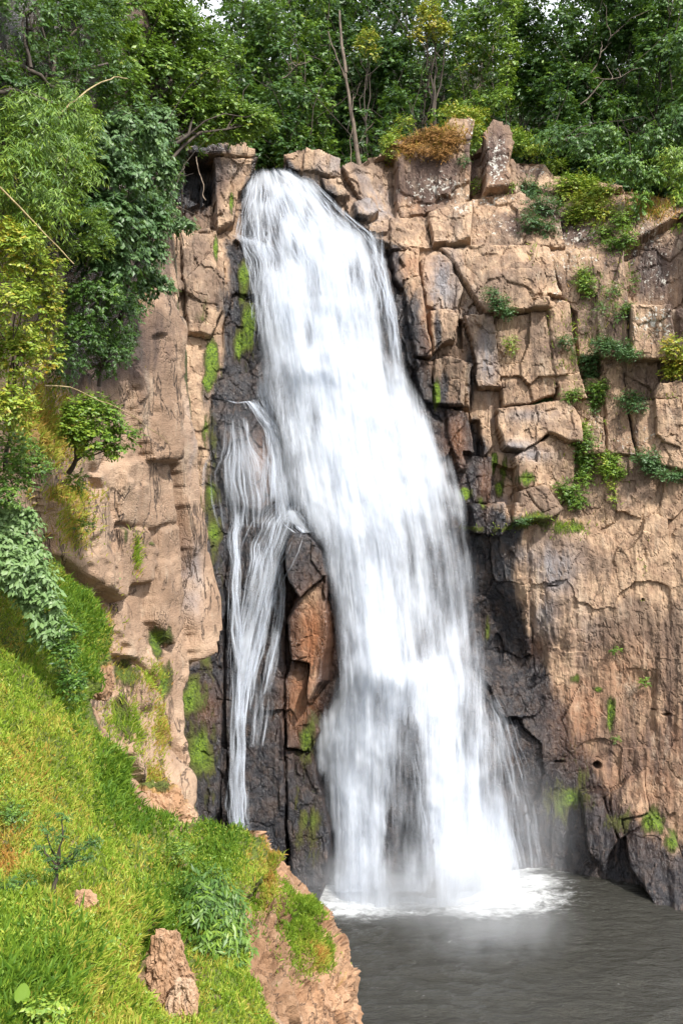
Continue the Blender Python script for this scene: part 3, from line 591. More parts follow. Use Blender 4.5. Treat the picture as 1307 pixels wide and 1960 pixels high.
# ---- plateau, hidden ground and pool
def sheet(name, x0, x1, y0, y1, nx, ny, zf, mat, **kw):
    gx, gy = np.meshgrid(np.linspace(x0, x1, nx), np.linspace(y0, y1, ny)); x, y = gx.ravel(), gy.ravel()
    i, j = np.meshgrid(np.arange(nx - 1), np.arange(ny - 1)); a = (j * nx + i).ravel()
    V = np.stack([x, y, zf(x, y)], -1)
    return V, np.stack([a, a + 1, a + nx + 1, a + nx], -1)
V, f = sheet('', -130, 160, 72, 260, 100, 70, lambda x, y: 46.0 + np.maximum(y - 76, 0) ** 1.15 * 0.22 + 22 * sstep(88, 118, y) + fbm(np.stack([x, y, 0 * x], -1) * .08, 4, 301) * 1.8 - 0.05 * np.maximum(x - 12, 0), M_HUMUS)
tag(mesh('plateau_ground', V, f, M_HUMUS), 'shaded forest floor above the cliff', 'ground', kind='structure')
V, f = sheet('', -1500, 1500, -1500, 1500, 60, 60, lambda x, y: -3.0 + 0 * x, M_HUMUS)
tag(mesh('valley_ground', V, f, M_HUMUS), 'valley floor around and under the pool', 'ground', kind='structure')

def pool_material():
    t = NT('pool_water')
    pos = t.n('ShaderNodeNewGeometry').outputs['Position']
    foam = t.n('ShaderNodeAttribute', attribute_name='foam').outputs['Fac']
    n1 = t.noise(t.scaled(pos, (0.55, 1.1, 1)), 1.6, 5, 0.65, 0.8); n2 = t.noise(t.scaled(pos, (0.6, 1.3, 1)), 6.0, 5, 0.7, 0.6)
    a = t.math('ADD', foam, t.math('ADD', t.math('MULTIPLY', t.math('SUBTRACT', n1, 0.5), 1.25), t.math('MULTIPLY', t.math('SUBTRACT', n2, 0.5), 1.1)))
    a = t.math('MULTIPLY', t.maprange(a, 0.2, 1.2), t.maprange(foam, 0.02, 0.5))
    fleck = t.maprange(t.noise(t.scaled(pos, (0.5, 1.6, 1)), 3.2, 6, 0.8, 0.5), 0.62, 0.74, 0, 0.22)
    a = t.math('MAXIMUM', a, fleck)
    b = t.n('ShaderNodeBump', {'Strength': 1.0, 'Distance': 0.4, 'Height': t.math('ADD', t.noise(t.scaled(pos, (.6, 1.5, 1)), 0.9, 5, .7), t.math('MULTIPLY', n2, .3))})
    w = t.n('ShaderNodeBsdfPrincipled', {'Base Color': (0.034, 0.033, 0.027, 1), 'Roughness': 0.10, 'Normal': b.outputs[0], 'IOR': 1.33})
    fo = t.n('ShaderNodeBsdfDiffuse', {'Color': (0.85, 0.87, 0.88, 1), 'Normal': b.outputs[0]})
    return t.out(t.n('ShaderNodeMixShader', {0: a, 1: w.outputs[0], 2: fo.outputs[0]}).outputs[0])
M_POOL = pool_material()
def pz(x, y):
    q = np.stack([x * .6, y * 1.1, 0 * x], -1)
    return fbm(q * 1.3, 4, 401) * .16 + fbm(q * .3, 2, 403) * .10
V, f = sheet('', -22, 42, 14, 74, 250, 250, pz, M_POOL)
sx, sy = CX + V[:, 0] / V[:, 1] * FPX, CY + CAMZ / V[:, 1] * FPX
foam = np.maximum(blobs([(690,1724,120,30,1.2),(860,1712,170,34,1.2),(960,1716,130,40,1.0),(1000,1705,120,26,.6),(760,1745,160,16,.55),(1000,1690,90,24,.9),(650,1700,70,34,1.2),(720,1725,90,26,1.0),(810,1700,120,22,.85),(900,1690,90,30,1.2),(960,1690,80,30,1.2),(900,1735,70,24,1.0),(960,1745,60,18,.6),(700,1752,70,12,.55),(1020,1680,40,10,.9),(1080,1665,30,6,.5),(1000,1715,50,14,.8),(940,1790,50,12,.25),(1200,1690,90,10,.25)], sx, sy), blobs([(990,1660,50,12,.9),(460,1690,60,30,.9)], sx, sy))
foam *= 1 - 0.75 * blobs([(800,1712,46,14,1)], sx, sy)
pool = mesh('pool_water', V, f, M_POOL, fattr={'foam': foam})
tag(pool, 'murky grey-brown plunge pool with white foam under the falls', 'pool', kind='structure')

# ------------------------------------------------------------------ the waterfall
LE = [(322,490),(345,478),(400,460),(450,452),(480,462),(500,474),(600,482),(700,492),(760,505),(850,540),(950,560),(1010,590),(1050,616),(1150,636),(1250,646),(1330,632),(1400,604),(1450,600),(1500,612),(1550,626),(1600,634),(1650,634),(1720,622),(1800,616)]
RE = [(322,556),(345,600),(400,655),(450,712),(500,738),(600,752),(680,772),(760,805),(850,850),(950,882),(1050,904),(1150,918),(1250,930),(1330,942),(1450,962),(1550,982),(1650,996),(1720,1010),(1800,1016)]
lf = lambda y: np.interp(y, *zip(*LE)); rf = lambda y: np.interp(y, *zip(*RE))
midl = lambda y: np.interp(y, [320, 450, 600, 800, 1050, 1300, 1800], [523, 580, 620, 670, 745, 790, 806])
falls = empty('waterfall', tuple(world(780, 1690, 59.0)), 'tall white waterfall spreading down the dark rock into the pool', 'waterfall', kind='structure')
gaps = [(782,1610,38,85,1.12),(780,1500,30,70,1.0),(500,375,22,20,.4),(540,400,14,26,.45),(585,420,10,30,.4),(560,480,18,26,.45),(620,470,12,30,.35),(680,520,20,30,.4),(470,440,20,20,.5),(480,520,18,50,.45),(600,545,16,50,.3),(528,455,9,42,.95),(505,430,14,34,.45),(500,560,16,60,.25),(745,600,18,80,.75),(728,520,16,30,.5),(720,465,20,20,.4),(505,690,22,90,.55),(530,760,24,60,.6),(590,640,10,40,.3),(615,690,18,20,.3),(560,880,24,50,.4),(850,1120,46,120,.5),(880,1000,24,80,.35),
   (785,1060,22,70,.35),(810,1230,34,70,.42),(774,1410,18,36,.55),(722,1360,9,45,.55),(715,1480,8,60,.3),(895,1400,22,120,.45),(925,1500,16,90,.45),(690,1580,8,60,.2),(660,660,10,24,.25),(640,930,14,40,.25),(600,820,14,70,.3),(900,1250,20,90,.35),(935,1350,16,60,.3)]
boost = [(600,560,60,200,.35),(640,700,90,60,.5),(690,900,110,150,.35),(700,1200,90,90,.6),(780,1285,60,24,.7),(850,1400,30,80,.7),(650,1350,40,90,.6),(665,1600,44,170,.9),(880,1560,66,160,.9),(690,1430,40,90,.7),(840,1450,34,90,.6),(560,380,40,60,.3),(860,1650,90,50,.9),(660,1690,50,40,.9),(700,780,80,60,.3),(920,1640,60,60,.6)]
def veil(name, u0, u1, y0, y1, nu, nv, offs, seed, covk, edge=26, uw=None, mat=M_VEIL):
    gu, gy = np.meshgrid(np.linspace(u0, u1, nu), np.linspace(y0, y1, nv)); u, y = gu.ravel(), gy.ravel()
    wob = fbm(np.stack([u * 5, y / 260, 0 * u + seed], -1), 3, seed) * 8
    l, r = lf(y), rf(y); x = l + (r - l) * u + wob
    Y = bedY(x, y) - offs
    xs = (x - .62 * midl(y)) / 14; rip = fbm(np.stack([xs, y / 170, 0 * u], -1), 3, seed + 3) * .16
    step = fbm(np.stack([u * 5, y / 70, 0 * u], -1), 3, seed + 7) * .5
    Y = Y - rip - step - 1.3 * np.exp(-(((x - 720) / 90) ** 2 + ((y - 1290) / 60) ** 2)) - 0.8 * np.exp(-(((x - 600) / 50) ** 2 + ((y - 705) / 30) ** 2))
    d = np.minimum(x - l, r - x)
    cov = covk + 0 * u
    cov -= blobs(gaps, x, y) * 1.1; cov = np.maximum(cov, 0) + blobs(boost, x, y) * .55 * sstep(0, 40, d)
    cov *= sstep(-10, edge, d + 16 * fbm(np.stack([u * 0, y / 60, 0 * u], -1), 2, seed + 9)) * (1 - 0) 
    cov *= sstep(y0, y0 + 14, y)
    V = world(x, y, Y)
    vv = np.cumsum(np.full((nv,), (y1 - y0) / nv * 62 / FPX))[:, None] + np.zeros((1, nu))
    uv = np.stack([(x - .62 * midl(y)) * 62 / FPX * 1.15 + seed, vv.ravel(), 0 * u + seed * 1.7], -1)
    i, j = np.meshgrid(np.arange(nu - 1), np.arange(nv - 1)); a = (j * nu + i).ravel(); F = np.stack([a, a + nu, a + nu + 1, a + 1], -1)
    keep = cov[F].max(1) > 0.01; uu, ff = sub(V, F, keep)
    return mesh(name, V[uu], ff, mat, parent=falls, fattr={'cover': cov[uu]}, uv=uv[uu])
veil('water_veil', -0.05, 1.05, 318, 1765, 165, 420, 1.15, 3, .74, edge=34)
veil('water_veil', 0.02, 0.98, 345, 1765, 120, 300, 1.75, 23, .50, edge=80)
veil('water_veil', 0.04, 0.96, 560, 1765, 120, 290, 2.5, 43, .36, edge=110)

def stream(name, pts, offs, seed, cov, mat=M_VEIL, nu=12):
    """a narrower run of water: pts = (px, py, half width px)"""
    p = np.array(pts, float); n = int((p[-1, 1] - p[0, 1]) / 5) + 4
    t = np.linspace(0, 1, n); tt = np.linspace(0, 1, len(p))
    cxx, cyy, w = (np.interp(t, tt, p[:, k]) for k in range(3))
    gu, gt = np.meshgrid(np.linspace(-1, 1, nu), np.arange(n)); u = gu.ravel(); k = gt.ravel()
    x = cxx[k] + u * w[k] + fbm(np.stack([u * 2, cyy[k] / 30, 0 * u], -1), 2, seed) * 3; y = cyy[k] + 0 * u
    kk = G.idx(x, y); rockY = G.P[kk][:, 1]
    Yc = (bedY(x, y) - offs); Y = np.minimum(Yc, rockY - 0.25)
    # smooth down the run
    Yg = Y.reshape(n, nu)
    for _ in range(6): Yg[1:-1] = (Yg[:-2] + Yg[1:-1] + Yg[2:]) / 3; Yg[:, 1:-1] = (Yg[:, :-2] + Yg[:, 1:-1] + Yg[:, 2:]) / 3
    V = world(x, y, Yg.ravel() - .12)
    c = cov * (1 - np.abs(u) ** 2) * np.interp(k / (n - 1), [0, .06, .94, 1], [0, 1, 1, .3])
    L_ = np.concatenate([[0], np.cumsum(np.hypot(np.diff(cxx), np.diff(cyy)))]) * 62 / FPX
    uv = np.stack([u * w[k] * 62 / FPX + seed, L_[k], 0 * u + seed], -1)
    i, j = np.meshgrid(np.arange(nu - 1), np.arange(n - 1)); a = (j * nu + i).ravel()
    return mesh(name, V, np.stack([a, a + nu, a + nu + 1, a + 1], -1), mat, parent=falls, fattr={'cover': c}, uv=uv)
ST = [
 ([(500,700,10),(510,760,16),(530,800,20)], 1.0, .6), ([(590,700,16),(560,760,20),(556,860,20),(560,960,20)], 1.5, .7),
 ([(484,765,8),(500,790,14),(528,828,18),(540,880,20),(545,950,22),(556,1000,26)], .9, 1.15),
 ([(424,762,3),(455,772,4),(478,768,6),(500,800,10)], 1.0, .8),
 ([(455,800,20),(465,860,34),(472,900,54),(478,960,58),(482,1010,50)], .9, .60),
 ([(500,790,12),(530,830,24),(545,880,34),(548,960,40)], 1.0, .8),
 ([(552,962,24),(530,1000,40),(512,1050,40),(498,1110,32),(482,1180,22),(470,1250,18),(462,1320,13),(458,1400,12),(456,1500,13),(458,1560,13),(462,1600,13)], 1.6, 1.2),
 ([(462,975,10),(452,1020,9),(452,1080,8),(450,1150,8),(452,1220,10),(462,1290,12)], 1.6, 1.15),
 ([(560,975,18),(572,1000,18),(590,1020,14)], 1.6, .9),
 ([(520,1040,14),(524,1090,13),(512,1150,12),(496,1220,11),(480,1290,10),(470,1360,9)], 1.8, .8),
 ([(535,1080,6),(540,1130,8),(534,1190,8),(522,1260,9),(508,1330,9)], 1.6, .5),
 ([(500,1290,18),(500,1350,18),(490,1430,14)], 1.5, .25),
 ([(457,1480,13),(457,1540,14),(460,1610,15)], 1.8, .6),
 ([(716,440,16),(722,500,10),(742,560,8),(752,620,8),(760,690,10)], 1.5, .8),
 ([(740,1290,10),(732,1350,12),(742,1420,14),(735,1500,12),(728,1600,14)], 2.4, .7),
 ([(790,1420,8),(800,1500,10),(812,1600,12),(820,1690,14)], 2.2, .5),
 ([(960,1560,9),(972,1600,9),(985,1660,10)], 1.8, .9),
 
 ([(940,1330,10),(958,1380,16),(985,1480,22),(1005,1580,26),(1015,1670,30)], 1.6, .38),
 ([(452,448,10),(470,458,14),(500,470,18),(520,500,20)], 1.4, .9),
]
def lacy(pts, n, seed, alpha=.8, spread=1.0, wmax=.13):
    """a run of water as loose strands that hug the rock"""
    r = np.random.default_rng(seed); p = np.array(pts, float); m = 10; tt = np.linspace(0, 1, len(p))
    Ltot = np.hypot(np.diff(p[:, 0]), np.diff(p[:, 1])).sum()
    ln = np.clip(r.uniform(40, 190, n) / Ltot, .1, 1); t0 = r.uniform(-.1, 1, n) * (1 - ln * .6); t = np.clip(t0[:, None] + ln[:, None] * np.linspace(0, 1, m), 0, 1)
    X, Yp, Wp = (np.interp(t, tt, p[:, k]) for k in range(3)); lat = r.normal(0, .55, n) * spread
    x = X + lat[:, None] * Wp + fbm(np.stack([t.ravel() * Ltot / 40, np.repeat(lat * 3, m), 0 * t.ravel() + seed], -1), 2, seed).reshape(n, m) * 5; y = Yp
    k = G.idx(x.ravel(), y.ravel()); Y = G.P[k][:, 1].reshape(n, m)
    Y = np.minimum(Y, np.minimum(np.roll(Y, 1, 1), np.roll(Y, -1, 1))); Y[:, 1:-1] = (Y[:, :-2] + Y[:, 1:-1] + Y[:, 2:]) / 3; Y -= r.uniform(.12, .5, n)[:, None]
    Pc = world(x, y, Y); ww = r.uniform(.02, wmax, n)[:, None] * np.sin(np.pi * np.linspace(.04, .97, m)) ** .6
    A = Pc.copy(); A[..., 0] -= ww; B = Pc.copy(); B[..., 0] += ww
    V = np.stack([A, Pc - np.array([0, .03, 0]), B], 2).reshape(-1, 3); al = r.uniform(.2, .85, n)[:, None] * alpha * np.sin(np.pi * np.linspace(0.02, .98, m)) ** .7
    cv = np.stack([0 * al, al, 0 * al], -1).ravel(); uv = np.stack([np.stack([x - 5, x, x + 5], -1).ravel() / 30, np.repeat(y.ravel(), 3) / 30, 0 * cv], -1)
    i = ((np.arange(n)[:, None, None] * m + np.arange(m - 1)[None, :, None]) * 3 + np.arange(2)[None, None]).ravel()
    return V, np.stack([i, i + 3, i + 4, i + 1], -1), cv, uv
for k, (p, o_, c_) in enumerate(ST):
    stream('water_stream', p, o_, 60 + k * 3, c_ * .30)
    n_ = int(34 + sum(q[2] for q in p) * 1.5 * c_)
    V, F, cv, uv = lacy(p, n_, 300 + k, .75 * min(c_ + .15, 1))
    o = mesh('water_lace', V, F, M_STRAND, parent=falls, fattr={'cover': cv}, uv=uv); o['kind'] = 'stuff'
# loose strands of falling water in front of the sheets
def strands(n, seed, u_lo=0.0, u_hi=1.0):
    r = np.random.default_rng(seed); Vs, Cs, Us, Fs = [], [], [], []; b = 0; m = 12
    u = r.uniform(u_lo, u_hi, n); y0 = 325 + (1700 - 325) * r.uniform(0, 1, n) ** .8; ln = r.uniform(60, 300, n); w = r.uniform(.08, .3, n) * (0.7 + r.uniform(0, 1, n) ** 3 * 3)
    of = r.uniform(1.3, 2.9, n); al = r.uniform(.08, .32, n)
    t = np.linspace(0, 1, m)
    y = np.minimum(y0[:, None] + ln[:, None] * t, 1706.0)
    l, rr = lf(y), rf(y); x0 = lf(y0) + (rf(y0) - lf(y0)) * u; x = x0[:, None] + .62 * (midl(y) - midl(y0)[:, None]) + fbm(np.stack([np.repeat(u * 300, m), y.ravel() / 90, 0 * y.ravel()], -1), 2, seed).reshape(n, m) * 3
    Y = bedY(x.ravel(), y.ravel()).reshape(n, m) - of[:, None] - .6 * np.exp(-(((x - 720) / 90) ** 2 + ((y - 1290) / 60) ** 2))
    Pc = world(x, y, Y); ww = w[:, None] * np.sin(np.pi * np.clip(t, .03, .97)) ** .5
    A = Pc.copy(); A[..., 0] -= ww; B = Pc.copy(); B[..., 0] += ww; B[..., 1] += .05
    V = np.stack([A, Pc - np.array([0, .04, 0]), B], 2).reshape(-1, 3)
    gap = 1 - np.clip(blobs(gaps, x.ravel(), y.ravel()), 0, 1).reshape(n, m) * .8
    cc = al[:, None] * np.sin(np.pi * t) * gap * sstep(-4, 22, np.minimum(x - l, rr - x)); cv = np.stack([0 * cc, cc, 0 * cc], -1).ravel()
    uv = np.stack([np.stack([x - 8, x, x + 8], -1).ravel() / 30, np.repeat(y.ravel(), 3) / 30, 0 * cv], -1)
    i = (np.arange(n)[:, None, None] * m + np.arange(m - 1)[None, :, None]) * 3 + np.arange(2)[None, None]
    i = i.ravel(); F = np.stack([i, i + 3, i + 4, i + 1], -1)
    return mesh('water_strands', V, F, M_STRAND, parent=falls, fattr={'cover': cv}, uv=uv)
def lip_lace(n, seed, y0, y1, off0=.15, off1=.7):
    r = np.random.default_rng(seed); m = 9; u = r.uniform(.0, 1.0, n); a = r.uniform(y0, y1, n); ln = r.uniform(18, 80, n)
    y = a[:, None] + ln[:, None] * np.linspace(0, 1, m); x = lf(y) + (rf(y) - lf(y)) * u[:, None] + fbm(np.stack([np.repeat(u * 200, m), y.ravel() / 25, 0 * y.ravel()], -1), 2, seed).reshape(n, m) * 6
    k = G.idx(x.ravel(), y.ravel()); Y = np.minimum(bedY(x.ravel(), y.ravel()) - 1.5, G.P[k][:, 1]).reshape(n, m); Y[:, 1:-1] = (Y[:, :-2] + Y[:, 1:-1] + Y[:, 2:]) / 3; Y -= r.uniform(off0, off1, n)[:, None]
    Pc = world(x, y, Y); ww = r.uniform(.02, .09, n)[:, None] * np.sin(np.pi * np.linspace(.04, .97, m)) ** .6
    A = Pc.copy(); A[..., 0] -= ww; B = Pc.copy(); B[..., 0] += ww
    V = np.stack([A, Pc - np.array([0, .03, 0]), B], 2).reshape(-1, 3); al = r.uniform(.15, .6, n)[:, None] * np.sin(np.pi * np.linspace(0.02, .98, m)) ** .7
    al = al * (1 - .55 * np.clip(blobs(gaps, x.ravel(), y.ravel()), 0, 1).reshape(n, m))
    cv = np.stack([0 * al, al, 0 * al], -1).ravel(); uv = np.stack([np.stack([x - 5, x, x + 5], -1).ravel() / 30, np.repeat(y.ravel(), 3) / 30, 0 * cv], -1)
    i = ((np.arange(n)[:, None, None] * m + np.arange(m - 1)[None, :, None]) * 3 + np.arange(2)[None, None]).ravel()
    o = mesh('water_lace', V, np.stack([i, i + 3, i + 4, i + 1], -1), M_STRAND, parent=falls, fattr={'cover': cv}, uv=uv); o['kind'] = 'stuff'
lip_lace(1500, 901, 326, 600)
st = strands(1500, 77, .01, .99); st['kind'] = 'stuff'

# drifting spray at the foot
def mist_material(dens):
    t = NT('spray')
    tc = t.n('ShaderNodeTexCoord').outputs['Object']
    s = t.n('ShaderNodeSeparateXYZ', {0: tc}).outputs
    r = t.n('ShaderNodeVectorMath', {0: tc}, operation='LENGTH').outputs['Value']
    fall = t.maprange(r, 1.0, 0.15)
    n = t.noise(t.scaled(tc, (3.2, 2.0, 1.6)), 1.0, 3, .6)
    dn = t.math('MULTIPLY', t.math('MULTIPLY', fall, t.maprange(n, .25, .65)), dens)
    v = t.n('ShaderNodeVolumePrincipled', {'Color': (.95, .97, 1, 1), 'Density': dn, 'Anisotropy': 0.2})
    o = t.n('ShaderNodeOutputMaterial'); t.l.new(v.outputs[0], o.inputs[1]); return t.m
def ball(nu=24, nv=12):
    a, b = np.meshgrid(np.linspace(0, 2 * np.pi, nu, endpoint=False), np.linspace(0, np.pi, nv)); a, b = a.ravel(), b.ravel()
    V = np.stack([np.cos(a) * np.sin(b), np.sin(a) * np.sin(b), np.cos(b)], -1)
    i, j = np.meshgrid(np.arange(nu), np.arange(nv - 1)); i, j = i.ravel(), j.ravel(); i2 = (i + 1) % nu
    return V, np.stack([j * nu + i, (j + 1) * nu + i, (j + 1) * nu + i2, j * nu + i2], -1)
BV, BF = ball()
def mist(px, py, Y, rx, ry, rz, dens, label):
    o = mesh('spray_mist', BV, BF, mist_material(dens)); o.location = tuple(world(px, py, Y)); o.scale = (rx, ry, rz)
    tag(o, label, 'mist', kind='stuff')
mist(810, 1690, 55.6, 10, 4.2, 3.2, .32, 'white spray boiling up at the foot of the main fall')
mist(1000, 1600, 59.0, 5.0, 3.0, 7.0, .11, 'thin spray drifting against the dark rock right of the fall')
mist(480, 900, 59.4, 3.4, 1.5, 5.5, .09, 'thin spray veiling the dark alcove left of the fall')
mist(930, 1760, 51.0, 6.5, 5.0, 2.2, .16, 'faint spray drifting low over the pool')

# ------------------------------------------------------------------ foliage generators
def leaves(P, A, Nn, ln, wd, tint, fold=0.18):
    """P base, A axis, Nn normal, per-leaf length and width -> V, F tris, tint"""
    A = A / (np.linalg.norm(A, axis=1)[:, None] + 1e-9); s = np.cross(A, Nn); s /= np.linalg.norm(s, axis=1)[:, None] + 1e-9; n = np.cross(s, A)
    ln = ln[:, None]; wd = wd[:, None]
    mid = P + A * ln * .45; l = mid + s * wd * .5 - n * wd * fold; r = mid - s * wd * .5 - n * wd * fold; tip = P + A * ln - n * ln * .12
    V = np.stack([P, l, r, tip], 1).reshape(-1, 3)
    b = np.arange(len(P))[:, None, None] * 4; F = (b + np.array([[0, 3, 1], [0, 2, 3]])[None]).reshape(-1, 3)
    return V, F, np.repeat(tint, 4)
def unit(v): return v / (np.linalg.norm(v, axis=-1, keepdims=True) + 1e-9)
def cloud(clumps, nleaf, ln, asp=.45, droop=.3, tint=.4, tv=.2, k=7, spray=None, seed=1, shell=.45, back=.35, gapn=.0):
    """clumps: (centre xyz, radii xyz); leaves grouped on sprays over the outer part of every clump"""
    r = np.random.default_rng(seed); Vs = []
    C_ = np.array([c[0] for c in clumps]); Rr = np.array([c[1] for c in clumps])
    area = Rr[:, 0] * Rr[:, 2]; ns = np.maximum((nleaf / k * area / area.sum()).astype(int), 3)
    ci = np.repeat(np.arange(len(clumps)), ns); n = len(ci)
    d = unit(r.normal(size=(n, 3))); flip = (d[:, 1] > .1) & (r.random(n) > back); d[flip, 1] *= -1
    flip = (d[:, 2] < -.1) & (r.random(n) > .5); d[flip, 2] *= -1
    rad = 1 - shell * r.random(n) ** 1.4 + r.normal(0, .05, n)
    lump = 1 + .28 * fbm(d * 2.2 + ci[:, None] * 3.1, 2, seed + 2)
    p = C_[ci] + d * Rr[ci] * (rad * lump)[:, None]
    if gapn > 0:
        keep = fbm(p * (1.2 / Rr.mean()) * 1.5, 3, seed + 5) > -gapn; p, d, ci = p[keep], d[keep], ci[keep]; n = len(p)
    sl = spray or ln * 2.2
    sd = unit(d * np.array([1, 1, .6]) + r.normal(0, .45, (n, 3)) + np.array([0, 0, .15 - droop]))
    t = (np.arange(k) + .5) / k
    base = p[:, None] + sd[:, None] * (t[None, :, None] * sl)
    sidev = unit(np.cross(sd, np.array([0, 0, 1.]) + r.normal(0, .25, (n, 3))))
    sg = np.where(np.arange(k) % 2 == 0, 1, -1)
    A = sd[:, None] * .6 + sidev[:, None] * sg[None, :, None] * .9 + r.normal(0, .25, (n, k, 3)) + np.array([0, 0, -droop])
    Nn = unit(np.array([0.05, -.1, .75]) + d[:, None] * .55 + r.normal(0, .33, (n, k, 3)))
    base, A, Nn = base.reshape(-1, 3), unit(A.reshape(-1, 3)), Nn.reshape(-1, 3)
    L_ = ln * 1.08 * r.uniform(.6, 1.25, len(base)); asp = asp * 1.12; T = np.repeat(tint + tv * (r.normal(0, .45, n) + .9 * fbm(p * .8, 2, seed + 8)), k) + r.normal(0, tv * .35, len(base))
    T = np.clip(T, 0, 1)
    return leaves(base, A, Nn, L_, L_ * asp, T)
def limbs(base, targets, r0, seed=0, split=.35):
    r = np.random.default_rng(seed); paths = []
    base = np.array(base, float); c = np.mean(targets, 0); fork = base + (c - base) * split
    trunk = wander(base, fork, 7, .08, r=r); paths.append((trunk, np.linspace(r0, r0 * .7, 7)))
    for t in targets:
        st_ = trunk[r.integers(4, 7)]; q = wander(st_, t, 7, .14, .05, r=r); paths.append((q, np.linspace(r0 * .5, r0 * .08, 7)))
        for _ in range(2):
            a = q[r.integers(2, 6)]; e = a + (np.array(t) - st_) * .35 + r.normal(0, .18, 3) * np.linalg.norm(np.array(t) - st_)
            paths.append((wander(a, e, 5, .15, r=r), np.linspace(r0 * .2, r0 * .04, 5)))
    return paths
def plant(name, label, cat, clumps, nleaf, ln, base=None, r0=.1, mat=M_LEAF, bark=M_BARK, group=None, seed=1, part='foliage', stem='stem', **kw):
    cl = [(np.array(c), np.array(r)) for c, r in clumps]
    if base is None:
        c0 = cl[0]; base = c0[0] - np.array([0, -c0[1][1] * .8, c0[1][2] * .6])
    o = empty(name, tuple(base), label, cat, group)
    V, F, T = cloud(cl, nleaf, ln, seed=seed, **kw); mesh(part, V, F, mat, parent=o, smooth=False, fattr={'tint': T})
    tv = limbs(base, [c for c, _ in cl][:14], r0, seed); V, F = tube(tv, 5); mesh(stem, V, F, bark, parent=o)
    return o
def clump(px, py, Y, rx, rz, ry=None):
    k = Y / FPX; c = world(px, py, Y); return (c, np.array([rx * k, (ry if ry else (rx + rz) / 2) * k, rz * k]))

# ---- forest above the falls: each tree its own
# (px, Y, top py, half width px, tint, airy, leaf, label)
FT = [
 (455, 84, -40, 55, .30, .1, .34, 'vine-covered green tree just right of the small sky gap at the top'),
 (520, 80, 20, 60, .34, .0, .36, 'leafy green tree above the left end of the falls lip'),
 (585, 84, -60, 60, .42, .1, .34, 'brighter green tree rising above the middle of the lip'),
 (560, 76.5, 170, 46, .20, .0, .30, 'low dark bush-like tree right behind the lip of the falls'),
 (650, 90, -90, 60, .22, .0, .32, 'dark tree behind the bare leaning trunk'),
 (720, 88, 30, 60, .18, .1, .32, 'very dark narrow tree right of the bare leaning trunk'),
 (770, 86, -70, 55, .26, .1, .32, 'tall dark bluish tree left of the yellow-flowering crown'),
 (830, 92, 20, 40, .20, .2, .32, 'dark tree under the yellow-flowering crown'),
 (690, 79, 215, 60, .22, .0, .28, 'shaded low undergrowth tree by the foot of the bare trunk'),
 (760, 80, 170, 45, .24, .0, .30, 'dark understorey tree behind the left shoulder of the lichened rock'),
 (905, 88, 20, 52, .52, .35, .30, 'airy pale olive tree with thin spreading branches in the middle of the skyline'),
 (1010, 82, -90, 52, .30, .0, .34, 'tall dark tree wrapped in climbing vines right of the airy olive tree'),
 (1100, 80, -110, 70, .20, .0, .34, 'massive dark green tree over the right wall'),
 (1190, 80, -90, 70, .28, .05, .32, 'dense tree with arching bare twigs near the right corner'),
 (1275, 77, -100, 70, .30, .1, .34, 'tree filling the top right corner of the forest'),
 (1080, 76.5, 150, 60, .22, .0, .32, 'low shaded tree at the foot of the massive dark tree'),
 (1200, 73, 200, 60, .24, .0, .30, 'hanging dark shrubby tree over the brown overhang'),
 (1340, 72, 60, 60, .36, .1, .34, 'drooping tree cut by the right edge of the view'),
 (1150, 92, -150, 85, .16, .0, .40, 'far dark tree closing the gap behind the massive dark tree'),
 (1285, 90, -150, 80, .18, .0, .40, 'far dark tree behind the top right corner'),
 (955, 94, -60, 60, .2, .0, .36, 'far dark tree behind the vine curtain'),
 (640, 96, -150, 90, .18, .0, .38, 'far tall dark tree behind the middle of the forest'),
 (870, 80, 175, 45, .62, .15, .28, 'yellow-olive low tree behind the dry grass crown'),
 (940, 78, 180, 40, .48, .1, .28, 'light green low tree behind the pointed standing rock'),
 (430, 80, 60, 50, .45, .0, .32, 'lit leafy tree behind the square notch left of the falls'),
 (480, 78, 150, 40, .28, .0, .32, 'low green tree behind the flat slab left of the lip'),
]
for q, (x, Y, tp, hw, ti, airy, lf_, lb) in enumerate(FT):
    r = np.random.default_rng(500 + q); k = Y / FPX
    zb = 46.2 + max(Y - 76, 0) ** 1.15 * .22; bpy_ = CY - (zb - CAMZ) / k
    base = world(x, bpy_, Y); base[2] = zb
    hh = bpy_ - tp; cl = []
    n = int(14 + hh / 14)
    for i in range(n):
        t = r.uniform(.05, 1) if airy < .3 else r.uniform(.3, 1)
        w = hw * (1.05 - .45 * t) * r.uniform(.25, .6)
        cl.append(clump(x + r.uniform(-1, 1) * (hw - w) * 1.0, bpy_ - hh * t, Y + r.uniform(-1, 1) * hw * k * .6, w, w * r.uniform(.7, 1.2)))
    n = int(14000 * (hw / 55) * (hh / 330) * (1 - airy * .6))
    plant('forest_tree', lb, 'tree', cl, n, lf_ * 1.1, base=base, r0=.2, bark=M_PALE if airy > .3 else M_BARK, seed=500 + q, part='crown', stem='trunk', tint=ti * .85 if ti < .4 else ti, tv=.26, droop=.45, shell=.38, asp=.5, gapn=.15)
